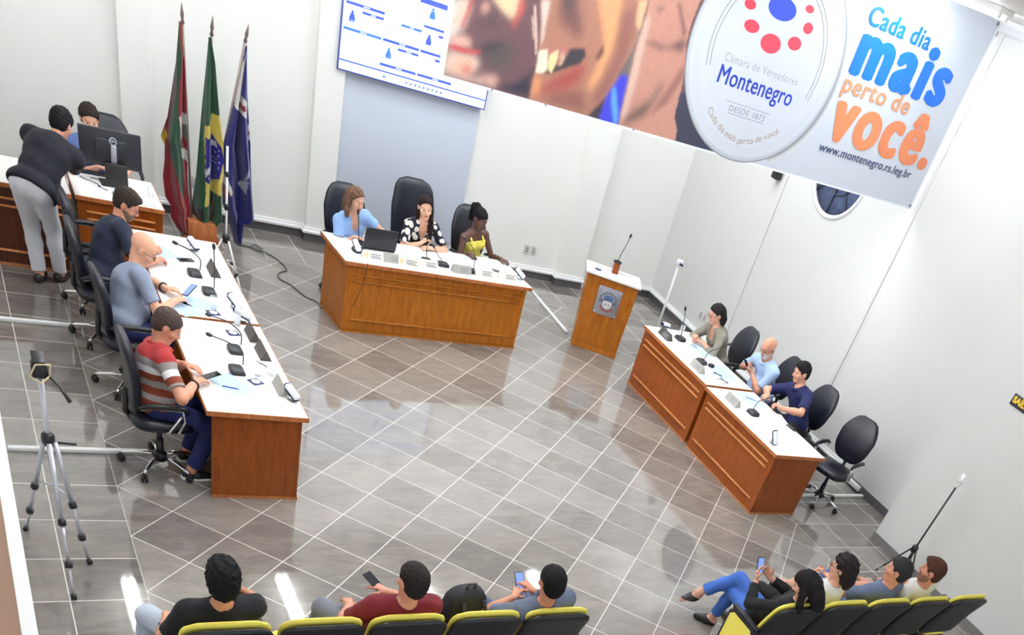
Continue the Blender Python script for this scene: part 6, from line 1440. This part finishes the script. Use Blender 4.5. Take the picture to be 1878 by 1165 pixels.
person('man with thinning dark hair in maroon t-shirt in the audience', (1.31, -2.68, 0.54), (1.345, -2.90, 1.155), 92, 12, 8, 6,
       hands={'L': (1.11, -2.50, 0.66), 'R': (1.38, -2.47, 0.74)}, elbows={'L': (0.75, -2.95, 0.6), 'R': (1.75, -2.7, 0.7)}, hdirs={'L': (0.1, 0.9, -0.1), 'R': (-0.7, 0.6, 0.2)},
       feet={'L': (0.97, -2.22, 0.085), 'R': (1.5, -2.2, 0.085)}, knees={'L': (0.72, -1.9, 0.9), 'R': (1.6, -1.9, 0.9)}, build=1.14, belly=0.5, skin_c=(220, 158, 134), hair=SHORT(0.012, amp=0.002, line=0.02), hair_c=(52, 44, 44), shirt=cloth('tee maroon', (112, 14, 32), 0.12, 20), sleeve=0.72, trousers=GREYJ)
person('man with short black hair in grey-blue t-shirt beside the black backpack', (2.44, -2.68, 0.54), (2.35, -2.94, 1.15), 94, -4, 10, 0,
       hands={'L': (2.26, -2.66, 0.80), 'R': (2.46, -2.60, 0.81)}, elbows={'L': (1.9, -2.8, 0.7), 'R': (2.85, -2.7, 0.7)}, hdirs={'L': (0.5, 0.5, 0.3), 'R': (-0.5, 0.5, 0.3)},
       feet={'L': (2.18, -2.2, 0.085), 'R': (2.6, -2.2, 0.085)}, knees={'L': (2.0, -1.9, 0.9), 'R': (2.7, -1.9, 0.9)}, build=1.04, skin_c=(206, 140, 112), hair=SHORT(0.010, amp=0.0015, line=0.024), hair_c=(26, 24, 30), shirt=cloth('tee grey blue', (98, 108, 132), 0.15, 24), sleeve=0.72, trousers=cloth('jeans slate', (70, 80, 112), 0.2, 16), collar=(cloth('tee grey blue collar', (86, 96, 122)), False))
# audience, right row
LONGJ = [([(0.05, -0.03, 0.04), (0.08, 0.0, -0.05), (0.085, 0.03, -0.14), (0.08, 0.04, -0.2)], 0.035, 0.028), ([(-0.05, -0.03, 0.04), (-0.08, -0.02, -0.06), (-0.09, -0.01, -0.16), (-0.09, 0, -0.22)], 0.04, 0.035), ([(0.03, -0.08, 0.0), (0.03, -0.1, -0.10), (0.02, -0.1, -0.17)], 0.065, 0.06), ([(-0.045, -0.07, 0.0), (-0.05, -0.08, -0.10), (-0.05, -0.08, -0.17)], 0.06, 0.055)]
person('woman in black jacket and blue jeans with crossed legs looking at a phone', (4.83, -2.68, 0.53), (4.76, -3.02, 1.12), 98, 22, 32, 0,
       hands={'L': (4.64, -2.62, 0.86), 'R': (4.84, -2.58, 0.86)}, elbows={'L': (4.45, -2.95, 0.7), 'R': (5.2, -2.8, 0.7)}, hdirs={'L': (0.1, 0.5, 0.8), 'R': (-0.5, 0.4, 0.5)}, palms={'L': (0.6, -0.4, 0.3), 'R': (-0.6, -0.5, 0.2)},
       feet={'R': (4.60, -2.07, 0.33), 'L': (4.86, -2.14, 0.085)}, knees={'R': (5.1, -1.9, 1.3), 'L': (4.9, -1.8, 0.8)}, toes={'R': (-0.9, 0.25, -0.35), 'L': (-0.7, 0.6, 0)}, sex='f', skin_c=(226, 172, 148),
       hair=dict(t=0.015, amp=0.001, line=0.03, long=LONGJ), hair_c=(34, 28, 32), shirt=cloth('jacket black', (14, 14, 20)), sleeve=1.85, trousers=JEAN_B, pant=0.82, barefoot=True)
person('woman in white sleeveless top with short dark hair, hand at chin, in the audience', (5.40, -2.64, 0.54), (5.32, -2.85, 1.16), 96, 26, 6, 0,
       hands={'L': (5.21, -2.68, 0.98), 'R': (5.28, -2.42, 0.68)}, elbows={'L': (5.0, -2.5, 0.5), 'R': (5.75, -2.7, 0.7)}, hdirs={'L': (0.1, -0.3, 0.8), 'R': (-0.7, 0.5, 0)}, palms={'L': (0.3, -0.8, -0.2)}, curl={'L': 1.2, 'R': 0.5},
       feet={'L': (5.12, -2.15, 0.085), 'R': (5.35, -2.15, 0.085)}, knees={'L': (5.0, -1.8, 0.9), 'R': (5.4, -1.8, 0.9)}, sex='f', build=1.08, skin_c=(230, 176, 150), glasses=(40, 30, 34), hair=dict(t=0.022, amp=0.006, freq=90, line=0.03, long=BOB), hair_c=(54, 40, 46), shirt=cloth('top white', (232, 234, 240), 0.03), tank=True, neck='crew', trousers=cloth('black trousers b', (20, 20, 26)))
person('man with dark grey hair in blue-grey t-shirt in the right audience row', (6.05, -2.68, 0.54), (6.01, -2.90, 1.155), 97, 26, 4, 0,
       hands={'L': (5.80, -2.42, 0.72), 'R': (6.1, -2.4, 0.62)}, elbows={'L': (5.6, -2.8, 0.7), 'R': (6.4, -2.8, 0.7)},
       feet={'L': (5.8, -2.15, 0.085), 'R': (5.9, -2.12, 0.30)}, knees={'L': (5.7, -1.8, 0.9), 'R': (5.95, -1.9, 1.6)}, build=1.04, skin_c=(210, 150, 124), hair=SHORT(0.011, amp=0.002, line=0.024), hair_c=(62, 60, 64), shirt=cloth('tee blue grey', (96, 110, 140), 0.15, 24), sleeve=0.7, trousers=cloth('blue jeans mid', (86, 108, 160), 0.2, 14))
person('man with brown quiff in beige shirt in the right audience row', (6.55, -2.70, 0.54), (6.475, -2.92, 1.155), 97, 26, 4, 0,
       hands={'L': (6.35, -2.42, 0.66), 'R': (6.7, -2.4, 0.64)}, elbows={'L': (6.1, -2.8, 0.7), 'R': (6.95, -2.8, 0.7)}, feet={'L': (6.35, -2.2, 0.085), 'R': (6.65, -2.2, 0.085)}, skin_c=(206, 140, 116), hair=dict(t=0.008, amp=0.002, line=0.03, blobs=[((0, 0.02, 0.08), (0.055, 0.085, 0.042))]), hair_c=(104, 62, 48), beard=(140, 96, 80), shirt=cloth('shirt beige', (216, 214, 208), 0.05, 14), sleeve=0.8, trousers=cloth('beige trousers', (170, 160, 146)))
# phones in hands
def held(label, c, n, u, lit=True):
    n = Vector(n).normalized(); u = Vector(u); u = (u-n*u.dot(n)).normalized(); x = u.cross(n)
    phone(label, c, Matrix((x, u, n)).transposed(), lit, 'phones held in hands')
held('lit phone held by the bald man in the grey t-shirt', (0.915, 1.93, 0.865), (-0.5, -0.1, 0.8), (0.6, 0.5, 0.4))
held('phone held by the man in the striped polo', (0.78, 0.32, 0.845), (-0.2, 0, 0.9), (0.8, 0.3, 0.1), False)
held('phone held by the bald man in the light blue shirt', (7.735, 1.975, 0.90), (0.6, 0, 0.6), (-0.5, 0, 0.7), False)
held('lit phone held by the woman in blue jeans', (4.70, -2.53, 0.955), (0.0, -0.8, 0.5), (0.1, 0.4, 0.9))
held('bright phone held by the man in grey-blue t-shirt', (2.37, -2.52, 0.84), (0.0, -0.6, 0.7), (0, 0.7, 0.5))
held('black phone held by the man in the maroon t-shirt', (1.30, -2.38, 0.775), (0.1, -0.3, 0.9), (-0.5, 0.9, 0.2), False)
held('dark phone at the cheek of the man in the black t-shirt', (0.31, -2.72, 1.06), (-0.9, -0.3, 0), (0, -0.1, 1), False)
